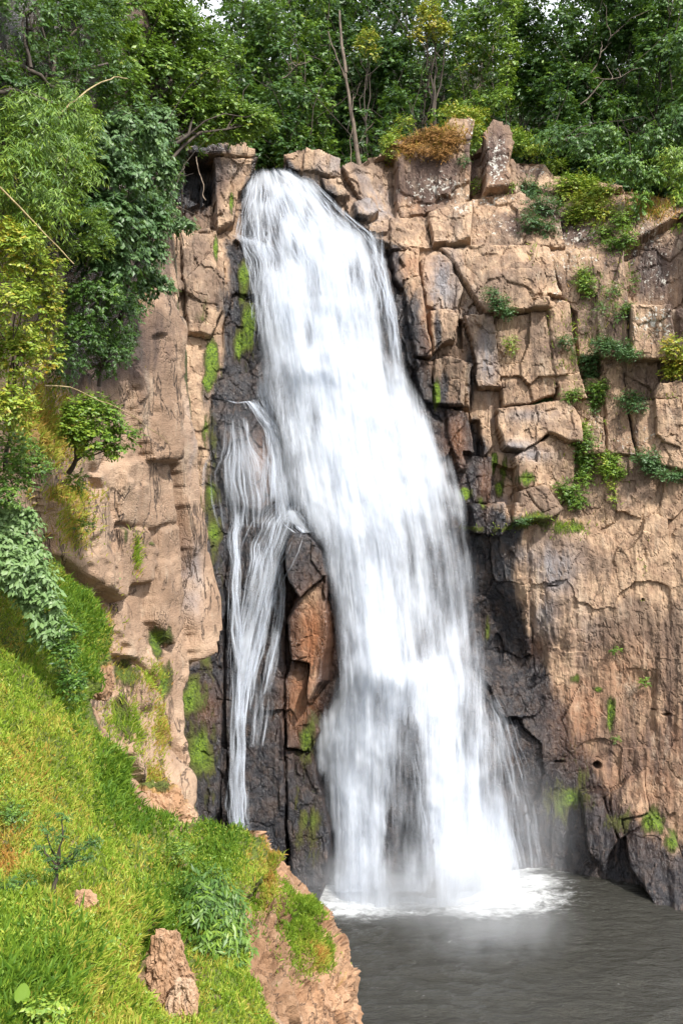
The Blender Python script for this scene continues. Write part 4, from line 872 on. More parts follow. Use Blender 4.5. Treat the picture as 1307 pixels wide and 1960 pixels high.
# the mass of forest climbing the slope behind the nearer trees
r = np.random.default_rng(77); cl = []
for i in range(420):
    x = r.uniform(-45, 75); y = r.uniform(92, 118); t = (y - 92) / 26
    z = 46 + max(y - 76, 0) ** 1.15 * .22 + 22 * float(sstep(88, 118, np.array(y))) + r.uniform(1, 20)
    sxx = CX + x / y * FPX
    if (345 < sxx < 445 or 835 < sxx < 890) and CY - (z - CAMZ + 4) / y * FPX < 60: z -= 9
    cl.append((np.array([x, y, z]), np.array([r.uniform(2.2, 4.2), r.uniform(2, 3), r.uniform(2, 5)])))
V, F, T = cloud(cl, 90000, .6, asp=.62, tint=.05, tv=.16, seed=78, shell=.5, droop=.4)
tag(mesh('forest_mass', V, F, M_LEAF, smooth=False, fattr={'tint': T}), 'deep green forest slope filling in behind the nearer trees', 'forest', kind='stuff')
# yellow-flowering crown
yf = plant('forest_tree', 'tree with a rounded mustard-yellow flowering crown beside a sky gap', 'tree', [clump(815,40,84,20,22), clump(835,58,84,22,14), clump(800,70,84,13,12), clump(850,70,84,14,10), clump(822,18,84,14,12)], 2600, .26, base=world(830, 300, 84), r0=.25, seed=611, part='crown', stem='trunk', tint=.9, tv=.1, shell=.5)
plant('forest_tree', 'slim tree with small yellow-green flower sprays above the bare leaning trunk', 'tree', [clump(705,75,83,16,12), clump(690,92,83,10,9), clump(712,100,83,10,8)], 900, .24, base=world(700, 320, 83), r0=.14, seed=612, part='crown', stem='trunk', tint=.85, tv=.1)
plant('vine_column', 'bright yellow-green vine curtain down the left edge of the tall dark tree', 'vine', [clump(968,60,80,12,30), clump(975,110,80,14,30), clump(966,150,80,12,26), clump(960,195,79,14,26), clump(978,20,80,12,26)], 2600, .28, base=world(968, 260, 79.5), r0=.06, seed=613, tint=.66, tv=.12)
# bare leaning trunk
b = world(688, 318, 76); tr = empty('bare_tree', tuple(b), 'bare leaning pale trunk with hanging vines above the falls lip', 'tree')
pth = [(wander(b, world(662, 140, 76), 12, .015), np.linspace(.22, .10, 12)), (wander(world(662,140,76), world(650, 20, 76.5), 8, .03), np.linspace(.15, .08, 8))]
V, F = tube(pth, 8); mesh('trunk', V, F, M_TWIG, parent=tr)
pth = [(wander(world(672, 200, 75.9), world(690, 160, 75.5), 6, .1), .05), (wander(world(676, 180, 75.7), world(672, 312, 75.6), 12, .04), .035), (wander(world(690, 270, 75.6), world(715, 235, 75.2), 7, .12), .03), (wander(world(660,150,75.8), world(628, 60, 75.6), 8, .08), .06)]
V, F = tube(pth, 5); mesh('vine', V, F, M_TWIG, parent=tr)
# pale twigs standing in front of the dark forest
for q, (a, b2, lb) in enumerate([((1130,140),(1185,60),'upper'), ((1110,200),(1230,130),'middle'), ((540,150),(600,120),'short')]):
    Yq = 74.5 if q < 2 else 77
    ps = [(wander(world(*a, Yq), world(*b2, Yq - .3), 9, .1, .1), np.linspace(.06, .02, 9))]
    for s in range(5):
        m = ps[0][0][2 + s]; ps.append((wander(m, m + np.random.default_rng(q * 9 + s).normal(0, 1.1, 3) + [0, 0, .6], 6, .15), np.linspace(.04, .015, 6)))
    V, F = tube(ps, 5); tag(mesh('bare_branch', V, F, M_TWIG), ['forked pale dead branch high on the massive dark tree', 'long arching pale dead branch across the dark right-hand trees', 'short curved pale branch left of centre in the forest'][q], 'branch')

# ---- vegetation on the right cliff
def cliff_clump(px, py, rx, rz, out=.4, S_=None):
    S_ = S_ or G; p, n = S_.at(px, py); Y = p[1] - out; return clump(px, py, Y, rx, rz, min(rx, rz) * .8)
SH = [
 ('cliff_bush', 'dark feathery bush hanging in the hollow above the long ledge', [(1010,370,26,22),(1035,400,28,24),(1015,430,20,22),(1045,440,20,16)], .30, 1900, .20, M_BLUE),
 ('cliff_bush', 'large bright bush with light leaves on the upper right terrace', [(1080,360,26,18),(1110,355,30,20),(1140,375,32,26),(1110,400,28,24),(1150,410,26,22),(1095,420,14,16)], .66, 3600, .20, M_LEAF),
 ('cliff_bush', 'trailing green creeper below the large bright bush', [(1150,450,18,16),(1170,470,16,14),(1190,425,20,22),(1195,460,16,24)], .45, 1500, .18, M_LEAF),
 ('cliff_bush', 'low bright greenery lining the terrace edge right of the standing rock', [(1000,275,24,16),(1030,290,22,12),(1060,320,20,12),(985,260,14,14)], .6, 1400, .2, M_LEAF),
 ('cliff_bush', 'leafy tuft just under the long ledge on the right', [(1115,520,10,10),(1118,545,16,16),(1122,565,8,12)], .5, 650, .17, M_LEAF),
 ('cliff_bush', 'isolated compact green bush in the middle of the broad tan block', [(940,562,13,9),(955,580,16,12),(968,598,14,10),(950,592,8,8)], .42, 900, .16, M_BLUE),
 ('cliff_bush', 'small olive tuft on the large rough tan block', [(976,655,12,12),(980,668,10,8)], .62, 260, .13, M_LEAF),
 ('cliff_bush', 'wide spreading shrub right of centre in the terraces', [(1150,660,18,14),(1180,668,26,14),(1205,678,16,10)], .40, 1300, .17, M_BLUE),
 ('cliff_bush', 'dark green shrub stack beside the lichen-capped rock', [(1125,690,16,14),(1128,720,12,14)], .36, 700, .17, M_BLUE),
 ('cliff_bush', 'bushy green clump hanging by the stepped blocks', [(1142,745,18,18),(1135,775,12,16)], .42, 800, .17, M_LEAF),
 ('cliff_bush', 'flat spray of shrub under the dark dry grass on the right', [(1205,765,24,11),(1215,780,16,10)], .45, 620, .17, M_BLUE),
 ('cliff_bush', 'dark green cushion on the ledge above the overhanging block', [(1030,768,22,10),(1045,762,12,8)], .30, 560, .15, M_BLUE),
 ('cliff_bush', 'thin green tuft right of the dark cushion', [(1090,760,18,8),(1100,752,10,8)], .42, 360, .15, M_LEAF),
 ('cliff_bush', 'tall column of creeper hanging down beside the overhanging block', [(1113,822,13,14),(1118,850,18,18),(1116,885,18,20),(1115,915,14,14)], .44, 1500, .17, M_LEAF),
 ('cliff_bush', 'round bright green bush right of the creeper column', [(1165,885,20,18),(1178,905,18,12),(1155,900,12,14)], .52, 950, .17, M_LEAF),
 ('cliff_bush', 'trailing string of leaves below the round bush', [(1170,935,6,12),(1172,955,5,10)], .66, 130, .14, M_LEAF),
 ('cliff_bush', 'bush on the corner above the lower wall', [(1082,935,18,12),(1095,950,24,14),(1105,965,16,10)], .46, 900, .17, M_LEAF),
 ('cliff_bush', 'long dark shrub near the right edge of the terraces', [(1235,880,20,18),(1255,895,22,12),(1280,912,24,9),(1300,912,14,8)], .40, 1300, .17, M_BLUE),
 ('cliff_bush', 'bright yellow-green shrub sticking in from the right edge', [(1285,670,18,22),(1290,710,24,14),(1310,690,18,24)], .78, 1300, .2, M_LEAF),
 ('cliff_bush', 'grey-green tuft on the bulge at the right', [(1085,595+60,14,12)], .35, 260, .14, M_BLUE),
 ('cliff_bush', 'tiny rosette of leaves stuck on the lower wall, upper one', [(1177,1243,6,6)], .45, 60, .16, M_LEAF),
 ('cliff_bush', 'tiny rosette of leaves stuck on the lower wall, right one', [(1233,1306,6,7)], .45, 60, .16, M_LEAF),
 ('cliff_bush', 'tiny green tuft beside the moss streak on the lower wall', [(1180,1415,5,5)], .4, 50, .12, M_LEAF),
 ('cliff_bush', 'low fern patch in the mossy nook above the lower wall', [(1000,997,14,5),(975,1003,10,4)], .36, 260, .12, M_BLUE),
 ('cliff_bush', 'scrubby vine tangle on the brown wall below the overhang', [(1170,560,18,20),(1185,600,14,20),(1150,590,14,14),(1205,540,12,20)], .36, 700, .14, M_LEAF),
 ('cliff_bush', 'pale small shrub left of the lichen-capped rock', [(1205,588,10,6)], .62, 160, .15, M_BLUE),
 ('cliff_bush', 'small shrub on the dark gap between the standing rocks', [(912,355,8,12),(976,360,7,8)], .55, 260, .14, M_LEAF),
 ('cliff_bush', 'pale green weedy plant on the face of the dark lichened rock', [(888,310,9,10)], .5, 150, .13, M_BLUE),
 ('cliff_bush', 'bright bushy plant growing between the two standing rocks', [(905,255,16,16),(890,225,20,16),(870,215,20,12),(915,225,16,14)], .72, 1500, .2, M_LEAF),
 ('cliff_bush', 'feathery light plant on the left shoulder of the dark rock', [(745,280,12,18),(752,262,12,10),(775,235,12,10)], .68, 600, .2, M_LEAF),
]
for q, (nm, lb, cl, ti, n, ln, mt) in enumerate(SH):
    cc = [cliff_clump(c[0], c[1], c[2] * 1.2, c[3] * 1.15) for c in cl]; p, nn = G.at(cl[0][0], cl[0][1])
    plant(nm, lb, 'bush', cc, int(n * 2.2), ln, base=p, r0=.04, mat=mt, seed=700 + q, tint=min(ti + .08, .85), tv=.16, shell=.9, droop=.25, k=5)

plant('dry_bush', 'rust-brown dead bush sprawling over the crown of the dark lichened rock', 'dead bush', [cliff_clump(800,272,30,16), cliff_clump(830,262,34,20), cliff_clump(855,275,26,18), cliff_clump(780,288,20,16), cliff_clump(845,295,22,12), cliff_clump(870,262,16,18), cliff_clump(815,290,28,12)], 9000, .2, base=G.at(825,290)[0], r0=.05, seed=770, tint=.97, tv=.14, asp=.22, k=6, droop=.5, shell=.9, mat=M_DEAD)
# hanging trees over the right rim
for q, (lb, cl, ti, n) in enumerate([
  ('drooping bamboo-leaved plant hanging in from the upper right edge', [(1290,330,22,36),(1300,390,16,36),(1280,300,24,22),(1300,440,10,20)], .66, 2200),
  ('leafy branches hanging over the brown overhang', [(1200,320,36,18),(1160,310,30,16),(1240,340,26,14),(1225,380,12,22)], .45, 2200),
  ('shaded mixed brush along the foot of the right forest', [(1060,270,40,22),(1110,285,36,20),(1150,260,36,24),(1250,270,40,30),(1300,240,36,40)], .28, 3800)]):
    cc = [clump(x, y, 66.5 if q < 2 else 70.5, a, b3) for x, y, a, b3 in cl]
    plant('hanging_shrub', lb, 'shrub', cc, n, .3, base=cc[0][0] + np.array([0, 2.0, 1.0]), r0=.08, seed=760 + q, tint=ti, tv=.16, asp=.25 if q == 0 else .42, droop=.8, shell=.8)

# ---- left jungle
def on_side(x, y, rx, rz, out=1.0):
    p, n = L.at(x, y); return clump(x, y, p[1] - out, rx, rz)
r9 = np.random.default_rng(9)
LV = [
 ('broadleaf_tree', 'glossy broadleaf tree leaning out over the left wall towards the falls', 'tree', [(250,40,70,50,38),(320,70,60,55,39),(300,150,60,55,38),(370,150,55,50,40),(400,215,52,36,41),(450,235,44,24,42),(485,240,36,16,42.5),(340,220,50,40,39.5),(430,110,30,30,41),(350,60,40,40,40),(240,120,50,50,37),(300,10,50,30,39),(225,100,50,50,33),(235,190,44,50,33),(230,20,50,40,33),(200,60,50,60,31),(395,90,36,26,41),(500,225,22,10,42.5),(360,262,50,18,40)], M_LEAF, .52, 52000, .19, .42, world(250,420,37), .2),
 ('forest_tree', 'dark shaded tree with crooked limbs in the upper left corner', 'tree', [(40,40,80,60,23),(150,60,70,60,26),(100,150,70,60,25),(200,150,50,50,29),(10,180,60,60,22),(190,40,50,50,29),(60,240,60,40,23)], M_LEAF, .22, 21000, .13, .4, world(20,420,24), .22),
 ('ivy_curtain', 'thick grey-green ivy curtain bulging from the left wall', 'ivy', [(250,270,60,50,30),(290,330,42,50,33),(210,340,60,50,28.5),(270,420,50,50,32),(200,420,60,50,28.5),(280,490,36,40,34),(220,500,60,46,29.5),(300,250,30,40,34),(180,280,50,40,27.5),(305,400,24,34,35),(298,545,28,20,35),(326,330,20,36,41),(330,290,22,20,41),(322,390,16,26,40),(345,430,22,14,42)], M_BLUE, .58, 38000, .19, .5, world(230,620,31), .12),
 ('ivy_curtain', 'dark fine-leaved ivy hanging below the grey-green curtain', 'ivy', [(180,580,60,50,29),(230,600,44,50,31),(160,650,44,50,29),(210,680,40,44,31),(240,660,24,40,33),(130,700,30,40,28.5),(262,560,30,40,33.5)], M_LEAF, .26, 19000, .11, .42, world(190,740,31), .08),
 ('bamboo_thicket', 'yellow-green bamboo thicket with long thin leaves on the upper left', 'bamboo', [(60,230,60,50,20),(30,330,60,60,19.5),(110,300,50,50,21.5),(70,400,60,50,20),(150,250,36,36,23.5),(120,200,50,30,23),(150,340,36,44,24)], M_LEAF, .56, 11000, .19, .15, world(60,520,20.5), .03),
 ('vine_tangle', 'dense tangle of fine yellow-green vines hanging between the bamboo and the ivy', 'vine', [(60,250,60,50,22),(110,320,56,50,23),(40,360,50,50,22),(90,400,56,44,23),(150,300,40,44,25),(130,220,56,36,25)], M_LEAF, .60, 16000, .12, .4, world(80,500,24), .04),
 ('fluffy_shrub', 'rounded feathery olive shrub in front of the ivy curtain', 'shrub', [(170,440,36,36,25),(195,470,24,26,25.5),(150,480,36,26,25),(190,420,18,22,25.5)], M_LEAF, .64, 9000, .07, .3, world(165,510,26), .04),
 ('sunlit_shrub', 'yellow-green shrub with small orange-tinted leaves along the left edge', 'shrub', [(30,480,50,46,19),(70,520,44,40,20),(20,580,50,50,18.5),(80,600,36,44,20.5),(40,680,50,50,19.5),(90,680,34,36,21),(20,780,46,46,19),(60,440,40,30,20),(95,560,24,30,21)], M_LEAF, .80, 24000, .095, .45, world(10,900,20), .06),
 ('tangled_shrub', 'shadowy twiggy shrub against the left edge below the sunlit one', 'shrub', [(20,860,44,50,20),(60,900,34,40,21),(10,940,40,30,20)], M_LEAF, .42, 7000, .085, .42, world(5,1000,21), .05),
 ('small_tree', 'small dense bright tree growing out of the left wall on a dark leaning stem', 'tree', [(160,790,34,26,27),(200,800,34,28,27.5),(235,835,30,18,28),(175,840,36,24,27),(215,860,30,14,28),(145,820,24,24,26.7),(190,775,26,14,27.3)], M_LEAF, .62, 9500, .115, .55, world(132,905,28), .09),
 ('pale_creeper', 'pale blue-green creeper cascading beside the top of the grassy bank', 'creeper', [(20,1000,40,34,21),(40,1060,38,34,21),(60,1110,32,34,20.5),(20,1090,34,34,20),(85,1150,24,30,20.5),(100,1195,20,24,20.5),(10,1040,30,30,20.5)], M_BLUE, .85, 11000, .15, .48, world(10,1120,22), .04),
 ('leafy_patch', 'dark green leafy patch in the crease beside the grassy bank', 'plant', [(125,1250,18,34,20.5),(140,1310,16,34,20.5),(130,1210,18,26,20.5)], M_LEAF, .42, 3200, .10, .4, world(135,1340,21.5), .02),
 ('fern_patch', 'patch of layered dark green fern leaves between the grass and the bluff', 'fern', [(395,1700,26,34,18.6),(420,1740,30,38,18.4),(405,1790,28,34,17.6),(440,1800,24,30,18.2),(425,1845,20,20,17.4),(385,1740,20,30,17.8)], M_LEAF, .44, 10000, .17, .24, world(430,1840,19), .015),
 ('hanging_greens', 'green weeds hanging down the middle of the left wall', 'weeds', [(288,1225,10,24,41),(296,1290,12,30,41),(306,1340,8,20,41.5),(275,1205,8,10,40.5)], M_LEAF, .62, 1600, .13, .4, world(290,1240,42), .02),
 ('wall_plant', 'small pale plant clinging to the left wall above the overhanging block', 'plant', [(255,1035,14,9,38.5),(268,1048,8,5,38.8)], M_BLUE, .9, 420, .11, .5, world(255,1045,39.5), .02),
 ('wall_plant', 'tiny pale rosette on the rough block of the left wall', 'plant', [(222,1110,7,8,34.8)], M_BLUE, .85, 160, .10, .5, world(222,1115,35.8), .02),
 ('wall_plant', 'green plant tucked under the leaning stem of the small tree', 'plant', [(150,920,16,16,28.2),(165,1010,8,16,30)], M_LEAF, .55, 700, .11, .5, world(148,930,29), .02),
]
for q, (nm, lb, cat, cl, mt, ti, n, ln, asp, bs, r0) in enumerate(LV):
    cc = [clump(x, y, Y, a, b3) for x, y, a, b3, Y in cl]
    plant(nm, lb, cat, cc, n, ln, base=bs, r0=r0, mat=mt, seed=800 + q, tint=ti, tv=.17, asp=asp, droop=.7 if nm in ('bamboo_thicket', 'ivy_curtain', 'fern_patch', 'pale_creeper') else .3, shell=.5, gapn=.14)
plant('leafy_branch', 'sunlit yellow-green branch tip reaching out above the flat rock slab', 'branch', [clump(430,215,41,40,26), clump(475,228,41.3,34,16), clump(505,232,41.6,22,10), clump(400,250,41,40,20), clump(455,262,41.4,24,9), clump(360,250,40.6,30,22)], 6500, .17, base=world(330, 240, 40), r0=.06, seed=860, tint=.62, tv=.17, shell=.8, k=6)
for q, (a, b2, Yq) in enumerate([((348,300),(352,470),43.4), ((376,300),(396,385),60.5), ((340,420),(338,560),43.2)]):
    V, F = tube([(wander(world(*a, Yq), world(*b2, Yq), 12, .05), .03)], 5); tag(mesh('hanging_root', V, F, M_PALE), ['long root dangling down the left side of the dark notch', 'thin root hanging across the mouth of the dark notch', 'root hanging down the pale wall below the notch'][q], 'root')
def outcrop(px, py, w, h, label, seed, lean=0.0, grassy=0.0, flat=.75):
    V0, F0 = ball(84, 50); q_, _ = H.at(px, py - h * .55); p, _ = H.at(px, py); Yn = min(q_[1], p[1]) - w / FPX * p[1] * .15; p = world(px, py, Yn); k = Yn / FPX
    V = V0.copy(); V[:, 2] = np.minimum(V[:, 2], flat + .08 * fbm(V0 * 3, 2, seed)); V[:, :2] *= (1.12 - .34 * V[:, 2:3])
    V = V * np.array([w * k, w * k * .9, h * k]); V[:, 0] += lean * V[:, 2]; nn = unit(V0)
    fa_, ea_ = facets(V * (2.0 / (w * k)) * np.array([1, 1, .55]) + seed * 7.3, 500 + seed, .7); fb_, _e = facets(V * (5.0 / (w * k)) * np.array([1, 1, .6]), 520 + seed, .7)
    V = V + nn * (w * k * (.26 * fa_ + .09 * fb_ + .16 * fbm(V * (3 / (w * k)) * np.array([1, 1, .3]), 4, 540 + seed) - .12 * np.exp(-ea_ / .03)))[:, None]
    z = V0[:, 2]; gr = sstep(.45, .8, z) * grassy
    o = mesh('earth_outcrop', V, F0, M_SOIL, smooth=False, cattr={'mask_a': np.stack([0 * z, gr * .7, 0 * z], -1), 'mask_b': np.stack([0 * z, 0 * z + .1, .25 + gr * .6], -1)}, fattr={'stain_shade': 0 * z})
    o.location = tuple(p); tag(o, label, 'rock outcrop')
outcrop(322, 1850, 34, 84, 'tall flat-topped knob of bare brown earth low on the grassy bank', 1, -.05, .15)
outcrop(352, 1915, 26, 50, 'small bare earth step just below the tall flat-topped knob', 2, .1, 0)
outcrop(158, 1735, 26, 36, 'low patch of exposed earth beside the thin sapling', 3, 0, .3)
outcrop(296, 1545, 48, 62, 'brown earthy outcrop with orange grass on the ridge of the bank', 4, .12, 1.0)
outcrop(338, 1572, 32, 44, 'pointed earth lump at the right end of the bank ridge', 5, .1, .5)
outcrop(196, 1300, 22, 40, 'reddish earth lump jutting from the top of the bank beside the wall', 6, .1, 1.0)
# canes and poles
for lb, a, b2, ra in [('long dry bamboo cane slanting down at the left edge', (0,358,18.5), (142,505,19.5), .022), ('thin dry cane arching over the small tree onto the left wall', (85,738,21), (322,850,28), .018),
                      ('curved dry cane arching through the upper left foliage', (120,215,22), (245,150,27), .025)]:
    V, F = tube([(wander(world(*a), world(*b2), 14, .01, .05 if 'arch' in lb or 'curved' in lb else 0), np.linspace(ra, ra * .5, 14))], 6)
    tag(mesh('dry_cane', V, F, M_CANE), lb, 'cane')
ps = [(wander(world(-30,120,22), world(110,170,23.5), 12, .06, .1), np.linspace(.09, .04, 12)), (wander(world(-20,175,21), world(100,200,22), 10, .06, .08), np.linspace(.06, .03, 10)), (wander(world(60,130,22.5), world(40,20,23), 8, .08), np.linspace(.05, .02, 8))]
for p_, lb in zip(ps, ('upper dark crooked limb crossing the shadow at the upper left edge', 'lower dark crooked limb at the upper left edge', 'dark limb rising from the crooked limbs at the upper left edge')):
    V, F = tube([p_], 6); tag(mesh('dark_limb', V, F, M_BARK), lb, 'branch')

# ------------------------------------------------------------------ grass
def grass(name, label, S_, n, dens, ln, tintf, cat='grass', wd=.021, seed=1, lean=.45, box=None, part_of=None):
    r = np.random.default_rng(seed)
    x0, x1, y0, y1 = box; m = int(n * 6)
    x = r.uniform(x0, x1, m); y = r.uniform(y0, y1, m); k = S_.idx(x, y)
    keep = (r.random(m) < dens(x, y)) & ~S_.free[k]; x, y, k = x[keep][:n], y[keep][:n], k[keep][:n]
    n = len(x); sp = S_.P[k][:, 1] * S_.step / FPX
    p = S_.P[k] + r.uniform(-1, 1, (n, 3)) * sp[:, None] * np.array([.8, .8, .3])
    nn = S_.N[k]
    big = fbm(p * .9, 3, seed + 4)
    up = unit(np.array([0, 0, 1.]) + nn * .35 + r.normal(0, .45, (n, 3)) + np.stack([big * .15, 0 * big, 0 * big], -1))
    ld_ = unit(nn * np.array([.6, .6, 0]) + r.normal(0, .9, (n, 3)) + np.array([.1, 0, -.3]))
    L_ = ln * r.uniform(.5, 1.3, n) * (1 + .5 * big); W_ = wd * r.uniform(.6, 1.4, n)
    s = unit(np.cross(up, r.normal(0, 1, (n, 3)) * .5 + np.array([0, -1, 0])))
    a = p - s * W_[:, None] * .5; b_ = p + s * W_[:, None] * .5
    q = p + up * L_[:, None] * .55 + ld_ * (L_ * lean * .25)[:, None]; c = q - s * W_[:, None] * .42; d = q + s * W_[:, None] * .42
    e = p + up * L_[:, None] * .85 + ld_ * (L_ * lean)[:, None]
    V = np.stack([a, b_, c, d, e], 1).reshape(-1, 3); bb = np.arange(n)[:, None, None] * 5
    F = (bb + np.array([[0, 1, 3], [0, 3, 2], [2, 3, 4]])[None]).reshape(-1, 3)
    T = np.clip(tintf(x, y, p) + r.normal(0, .13, n), 0, 1)
    T5 = np.stack([T - .06, T - .06, T, T, T + .06], -1).ravel()
    o = mesh(name, V, F, M_GRASS, smooth=False, fattr={'tint': np.clip(T5, 0, 1)})
    return tag(o, label, cat, kind='stuff')
def hill_dens(x, y):
    b = blobs([(155,1720,24,32,1.3),(296,1530,50,50,1.2),(338,1560,30,36,1.2),(200,1290,16,34,.9),(322,1830,32,66,1.8),(345,1900,28,36,1.3),(475,1730,14,40,.8),(290,1530,34,20,.8),(490,1800,30,60,1)], x, y)
    return np.clip(1 - 1.15 * b, 0, 1)
def hill_tint(x, y, p):
    gold = blobs([(60,1200,60,40,.5),(130,1270,20,70,.9),(30,1180,60,50,.4),(330,1650,40,90,.35),(200,1730,60,40,.35),(400,1760,30,30,.3),(290,1600,30,60,.5),(200,1200,14,60,.7),(490,1625,30,30,.6),(510,1650,16,40,.9),(30,1620,30,50,.8),(250,1500,20,30,.6),(360,1620,30,40,.3),(60,1450,60,160,.35),(230,1620,30,80,.45),(250,1900,60,60,.35),(160,1390,14,60,.3)], x, y)
    green = blobs([(60,1330,70,60,.3),(230,1540,40,70,.35),(150,1160,40,60,.35),(120,1230,40,80,.3),(430,1640,40,40,.35),(30,1850,60,100,.25),(450,1900,60,60,.2),(300,1490,40,30,.3),(350,1720,50,60,.25)], x, y)
    return .59 + .20 * fbm(p * .7, 3, 901) + .20 * fbm(p * 3, 2, 903) + gold * .36 - green * .7
grass('grass', 'bright lime and golden grass covering the steep bank in the lower left', H, 140000, hill_dens, .135, hill_tint, box=(-85, 540, 1030, 2050), seed=31)
def broad(n, seed, dens, label, ln, tf, box):
    r = np.random.default_rng(seed); x = r.uniform(box[0], box[1], n * 5); y = r.uniform(box[2], box[3], n * 5); k = H.idx(x, y)
    pn = fbm(H.P[k] * 1.6, 3, seed); keep = (pn > .02) & (r.random(n * 5) < dens(x, y)) & ~H.free[k]; x, y, k, pn = x[keep][:n], y[keep][:n], k[keep][:n], pn[keep][:n]; n = len(k)
    p = H.P[k] + r.normal(0, .03, (n, 3)) + np.stack([0 * x, -.02 + 0 * x, r.uniform(.02, .14, n)], -1)
    V, F, T = leaves(p, unit(r.normal(0, 1, (n, 3)) + [0, 0, -.1]), unit(np.array([.1, -.35, .8]) + r.normal(0, .35, (n, 3))), ln * r.uniform(.6, 1.4, n), ln * .6 * r.uniform(.6, 1.3, n), np.clip(tf + pn * .5 + r.normal(0, .12, n), 0, 1))
    tag(mesh('weeds', V, F, M_LEAF, smooth=False, fattr={'tint': T}), label, 'weeds', kind='stuff')
broad(26000, 991, lambda x, y: .25 + blobs([(215,1500,40,70,.8),(290,1570,60,40,.8),(400,1640,60,50,.8),(110,1160,60,70,.7),(20,1560,40,50,.8),(60,1850,80,80,.5),(350,1700,50,60,.6),(260,1650,40,60,.4)], x, y), 'patches of small broad-leaved weeds among the grass on the bank', .05, .60, (-60, 520, 1060, 2030))
grass('weeds', 'darker leafy weeds in the creases of the grassy bank', H, 42000, lambda x, y: np.clip(blobs([(215,1500,26,60,1),(290,1560,50,40,1),(420,1620,40,40,1),(130,1180,44,70,1),(160,1260,34,80,1),(360,1660,40,60,.6),(240,1540,30,50,.8),(340,1780,24,60,.7),(60,1880,70,80,.5),(300,1700,30,50,.4)], x, y), 0, 1), .24, lambda x, y, p: .14 + .14 * fbm(p * 1.5, 3, 911), cat='weeds', wd=.035, box=(-60, 520, 1060, 2000), seed=33)
grass('grass', 'grass tufts and orange dry fringe on the bluff above the pool', R, 27000, lambda x, y: np.clip(blobs([(565,1760,22,60,1.0),(590,1810,26,36,1.0),(500,1640,32,40,1.0),(622,1742,12,9,1),(640,1810,5,30,.6),(510,1690,18,40,.7),(605,1835,22,20,1),(470,1680,30,60,1)], x, y), 0, 1), .17,
      lambda x, y, p: .38 + blobs([(600,1835,30,30,.55),(515,1690,20,50,.55),(622,1750,14,12,.2),(520,1640,16,40,.5)], x, y) + .14 * fbm(p * 2, 3, 921), box=(430, 670, 1600, 1900), seed=35)
grass('dry_grass', 'golden dry grass mats clinging to the left wall', L, 30000, lambda x, y: np.clip(blobs([(110,945,38,14,1.0),(110,1000,30,50,.35),(90,830,40,50,.9),(265,1500,16,34,.8),(280,1390,16,50,.5),(180,1240,24,50,.9),(265,1295,26,20,.7),(215,1400,30,50,.5),(75,780,40,50,.8),(235,1060,6,30,.6),(270,560,14,60,.4)], x, y), 0, 1), .26,
      lambda x, y, p: .80 + .10 * fbm(p * 2, 3, 931) - blobs([(215,1390,30,60,.4),(235,1060,8,34,.4),(265,1290,20,20,.3)], x, y), cat='dry grass', wd=.03, box=(20, 330, 700, 1560), seed=37)
grass('dry_grass', 'rust-brown dry grass draped over the crown of the dark lichened rock', G, 5000, lambda x, y: np.clip(blobs([(815,275,50,22,.35),(850,262,40,22,.35),(780,290,24,18,.6),(1250,400,50,30,.25)], x, y), 0, 1), .5,
      lambda x, y, p: .97 + .10 * fbm(p * 2, 3, 941), cat='dry grass', wd=.07, box=(740, 1300, 244, 430), seed=39, lean=.9)
grass('ledge_grass', 'thin green and gold grass growing along the ledges of the right wall', G, 5000, lambda x, y: np.clip(blobs([(1020,1000,40,9,1),(1080,1010,40,14,.9),(965,1010,20,6,1),(900,1012,16,5,.8),(1110,640,40,60,.4),(1120,560,40,60,.3),(1095,700,30,50,.4),(1050,640,8,60,.3),(1240,760,50,8,.6),(1160,640,60,40,.3),(770,262,16,12,.8),(1010,490,8,20,.6),(1190,470,20,60,.4),(1150,880,60,60,.15),(1230,1090,6,60,.3),(1245,390,40,30,.5)], x, y), 0, 1), .42,
      lambda x, y, p: .58 + .25 * fbm(p * .8, 3, 951), wd=.05, box=(740, 1307, 240, 1200), seed=41)

# ------------------------------------------------------------------ sapling, taro and small plants on the bank
p0, _ = H.at(88, 1742); Yb = p0[1]
sp = empty('sapling', tuple(p0), 'thin dark-stemmed sapling with sparse small leaves on the grassy bank', 'sapling')
tips = [(100,1640),(80,1620),(118,1600),(150,1625),(178,1610),(130,1650),(90,1585),(165,1640),(105,1660),(125,1560)]
pth = [(wander(p0, world(112, 1660, Yb), 8, .05), np.linspace(.034, .022, 8))]; cl = []
for i, t in enumerate(tips):
    e = world(*t, Yb + r9.uniform(-.3, .3)); pth.append((wander(world(112, 1662, Yb), e, 8, .09), np.linspace(.018, .006, 8))); cl.append(clump(t[0], t[1], Yb, 12, 8))
V, F = tube(pth, 6); mesh('stem', V, F, M_BARK, parent=sp)
V, F, T = cloud([(np.array(a), np.array(b)) for a, b in cl], 2000, .034, asp=.5, tint=.30, tv=.2, seed=71, shell=1.0); mesh('foliage', V, F, M_LEAF, parent=sp, smooth=False, fattr={'tint': T})
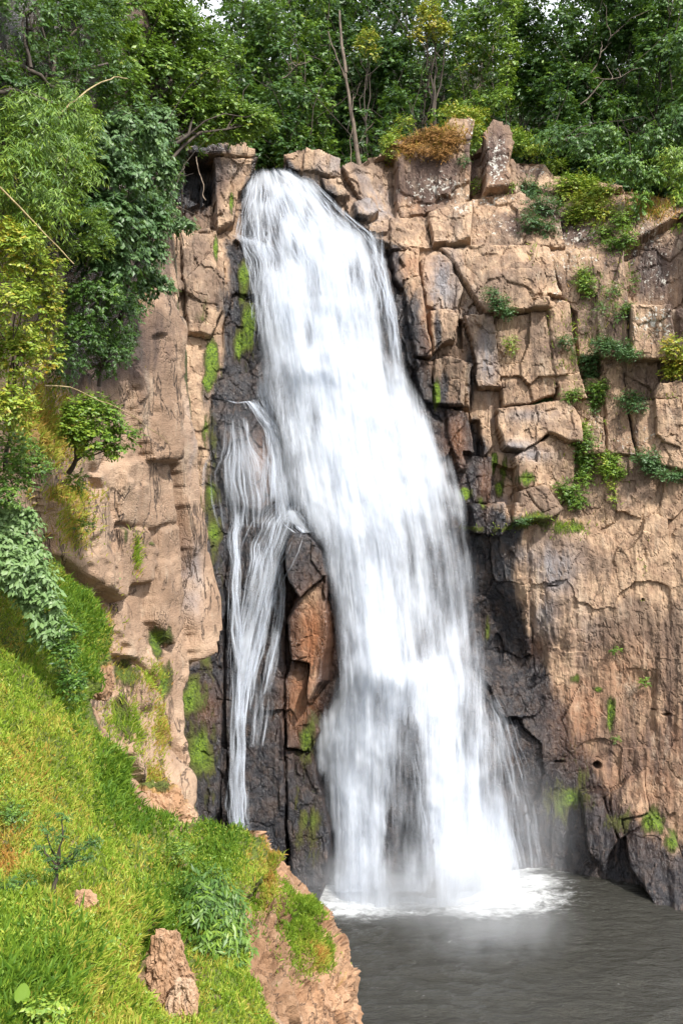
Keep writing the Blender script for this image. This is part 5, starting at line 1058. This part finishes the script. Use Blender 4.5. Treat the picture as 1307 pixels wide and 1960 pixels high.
def taro(px, py, dx, dz, size, label, ang, nstem=1):
    p, _ = H.at(px, py); o = empty('taro_plant', tuple(p), label, 'taro plant')
    c = p + np.array([dx, -.35, dz]); a = np.linspace(0, 2 * np.pi, 25)[:-1]
    rr = size * (.62 - .30 * np.cos(a)); rr = np.where((a < .3) | (a > 2 * np.pi - .3), size * .16, rr) * (1 + .05 * np.cos(a * 9))
    rr *= np.where(abs(a - np.pi) < .25, 1.15, 1)
    x, y = rr * np.cos(a), rr * np.sin(a) * .8
    e1 = unit(np.array([math.cos(ang) * .5, -.45, math.sin(ang)])); nrm = unit(np.array([.3, -.75, .55])); e2 = unit(np.cross(nrm, e1)); e1 = np.cross(e2, nrm)
    ring = c - (e1 * x[:, None]) + e2 * y[:, None]; ring += nrm * (-(y ** 2) / size * .5 + .06 * size)[:, None]; mid = c - (e1 * x[:, None] * .45) + e2 * y[:, None] * .45
    V = np.concatenate([ring, mid, [c]]); n = 24; F = []
    for i in range(n): j = (i + 1) % n; F += [[i, j, n + j], [i, n + j, n + i], [n + i, n + j, 2 * n]]
    mesh('leaf', V, np.array(F), M_GRASS, parent=o, fattr={'tint': np.full(len(V), .30)})
    V, F = tube([(wander(p, c, 8, .04, .05), np.linspace(.012, .008, 8))], 6); mesh('stalk', V, F, M_GRASS, parent=o, fattr={'tint': np.full(len(V), .35)})
taro(74, 1905, .02, .34, .15, 'taro plant with the broadest heart-shaped leaf, on the bank near the bottom left', 1.0)
taro(132, 1925, .05, .42, .14, 'taro plant with a narrow pointed leaf hanging down', -1.2)
taro(110, 1960, .1, .34, .11, 'taro plant with a tilted leaf just under the broad-leaved one', .2)
taro(138, 1985, .02, .27, .10, 'lowest taro plant, its small leaf edge-on', -1.4)
for q, (x, y, w, h, ti, n, ln, lb) in enumerate([(30,1700,40,24,.30,900,.05,'brownish dry weed clump at the left edge of the bank'), (90,1930,30,20,.75,240,.07,'low plant with pale yellow leaves beside the taro'), (25,1560,30,30,.5,700,.05,'small leafy weed high on the left of the bank'),
      (325,1575,20,16,.6,600,.06,'round grassy hummock under the earthy spur'), (345,1625,26,22,.58,900,.06,'bushy olive hummock in the middle of the bank')]):
    p, _ = H.at(x, y); plant('weed', lb, 'weed', [clump(x, y, p[1] - .15, w, h)], n, ln, base=p, r0=.008, seed=880 + q, tint=ti, tv=.2, k=5, shell=.9)
print('TRIS', sum(len(o.data.loops) - 2 * len(o.data.polygons) for o in S.objects if o.type == 'MESH'), 'objs', len(S.objects))
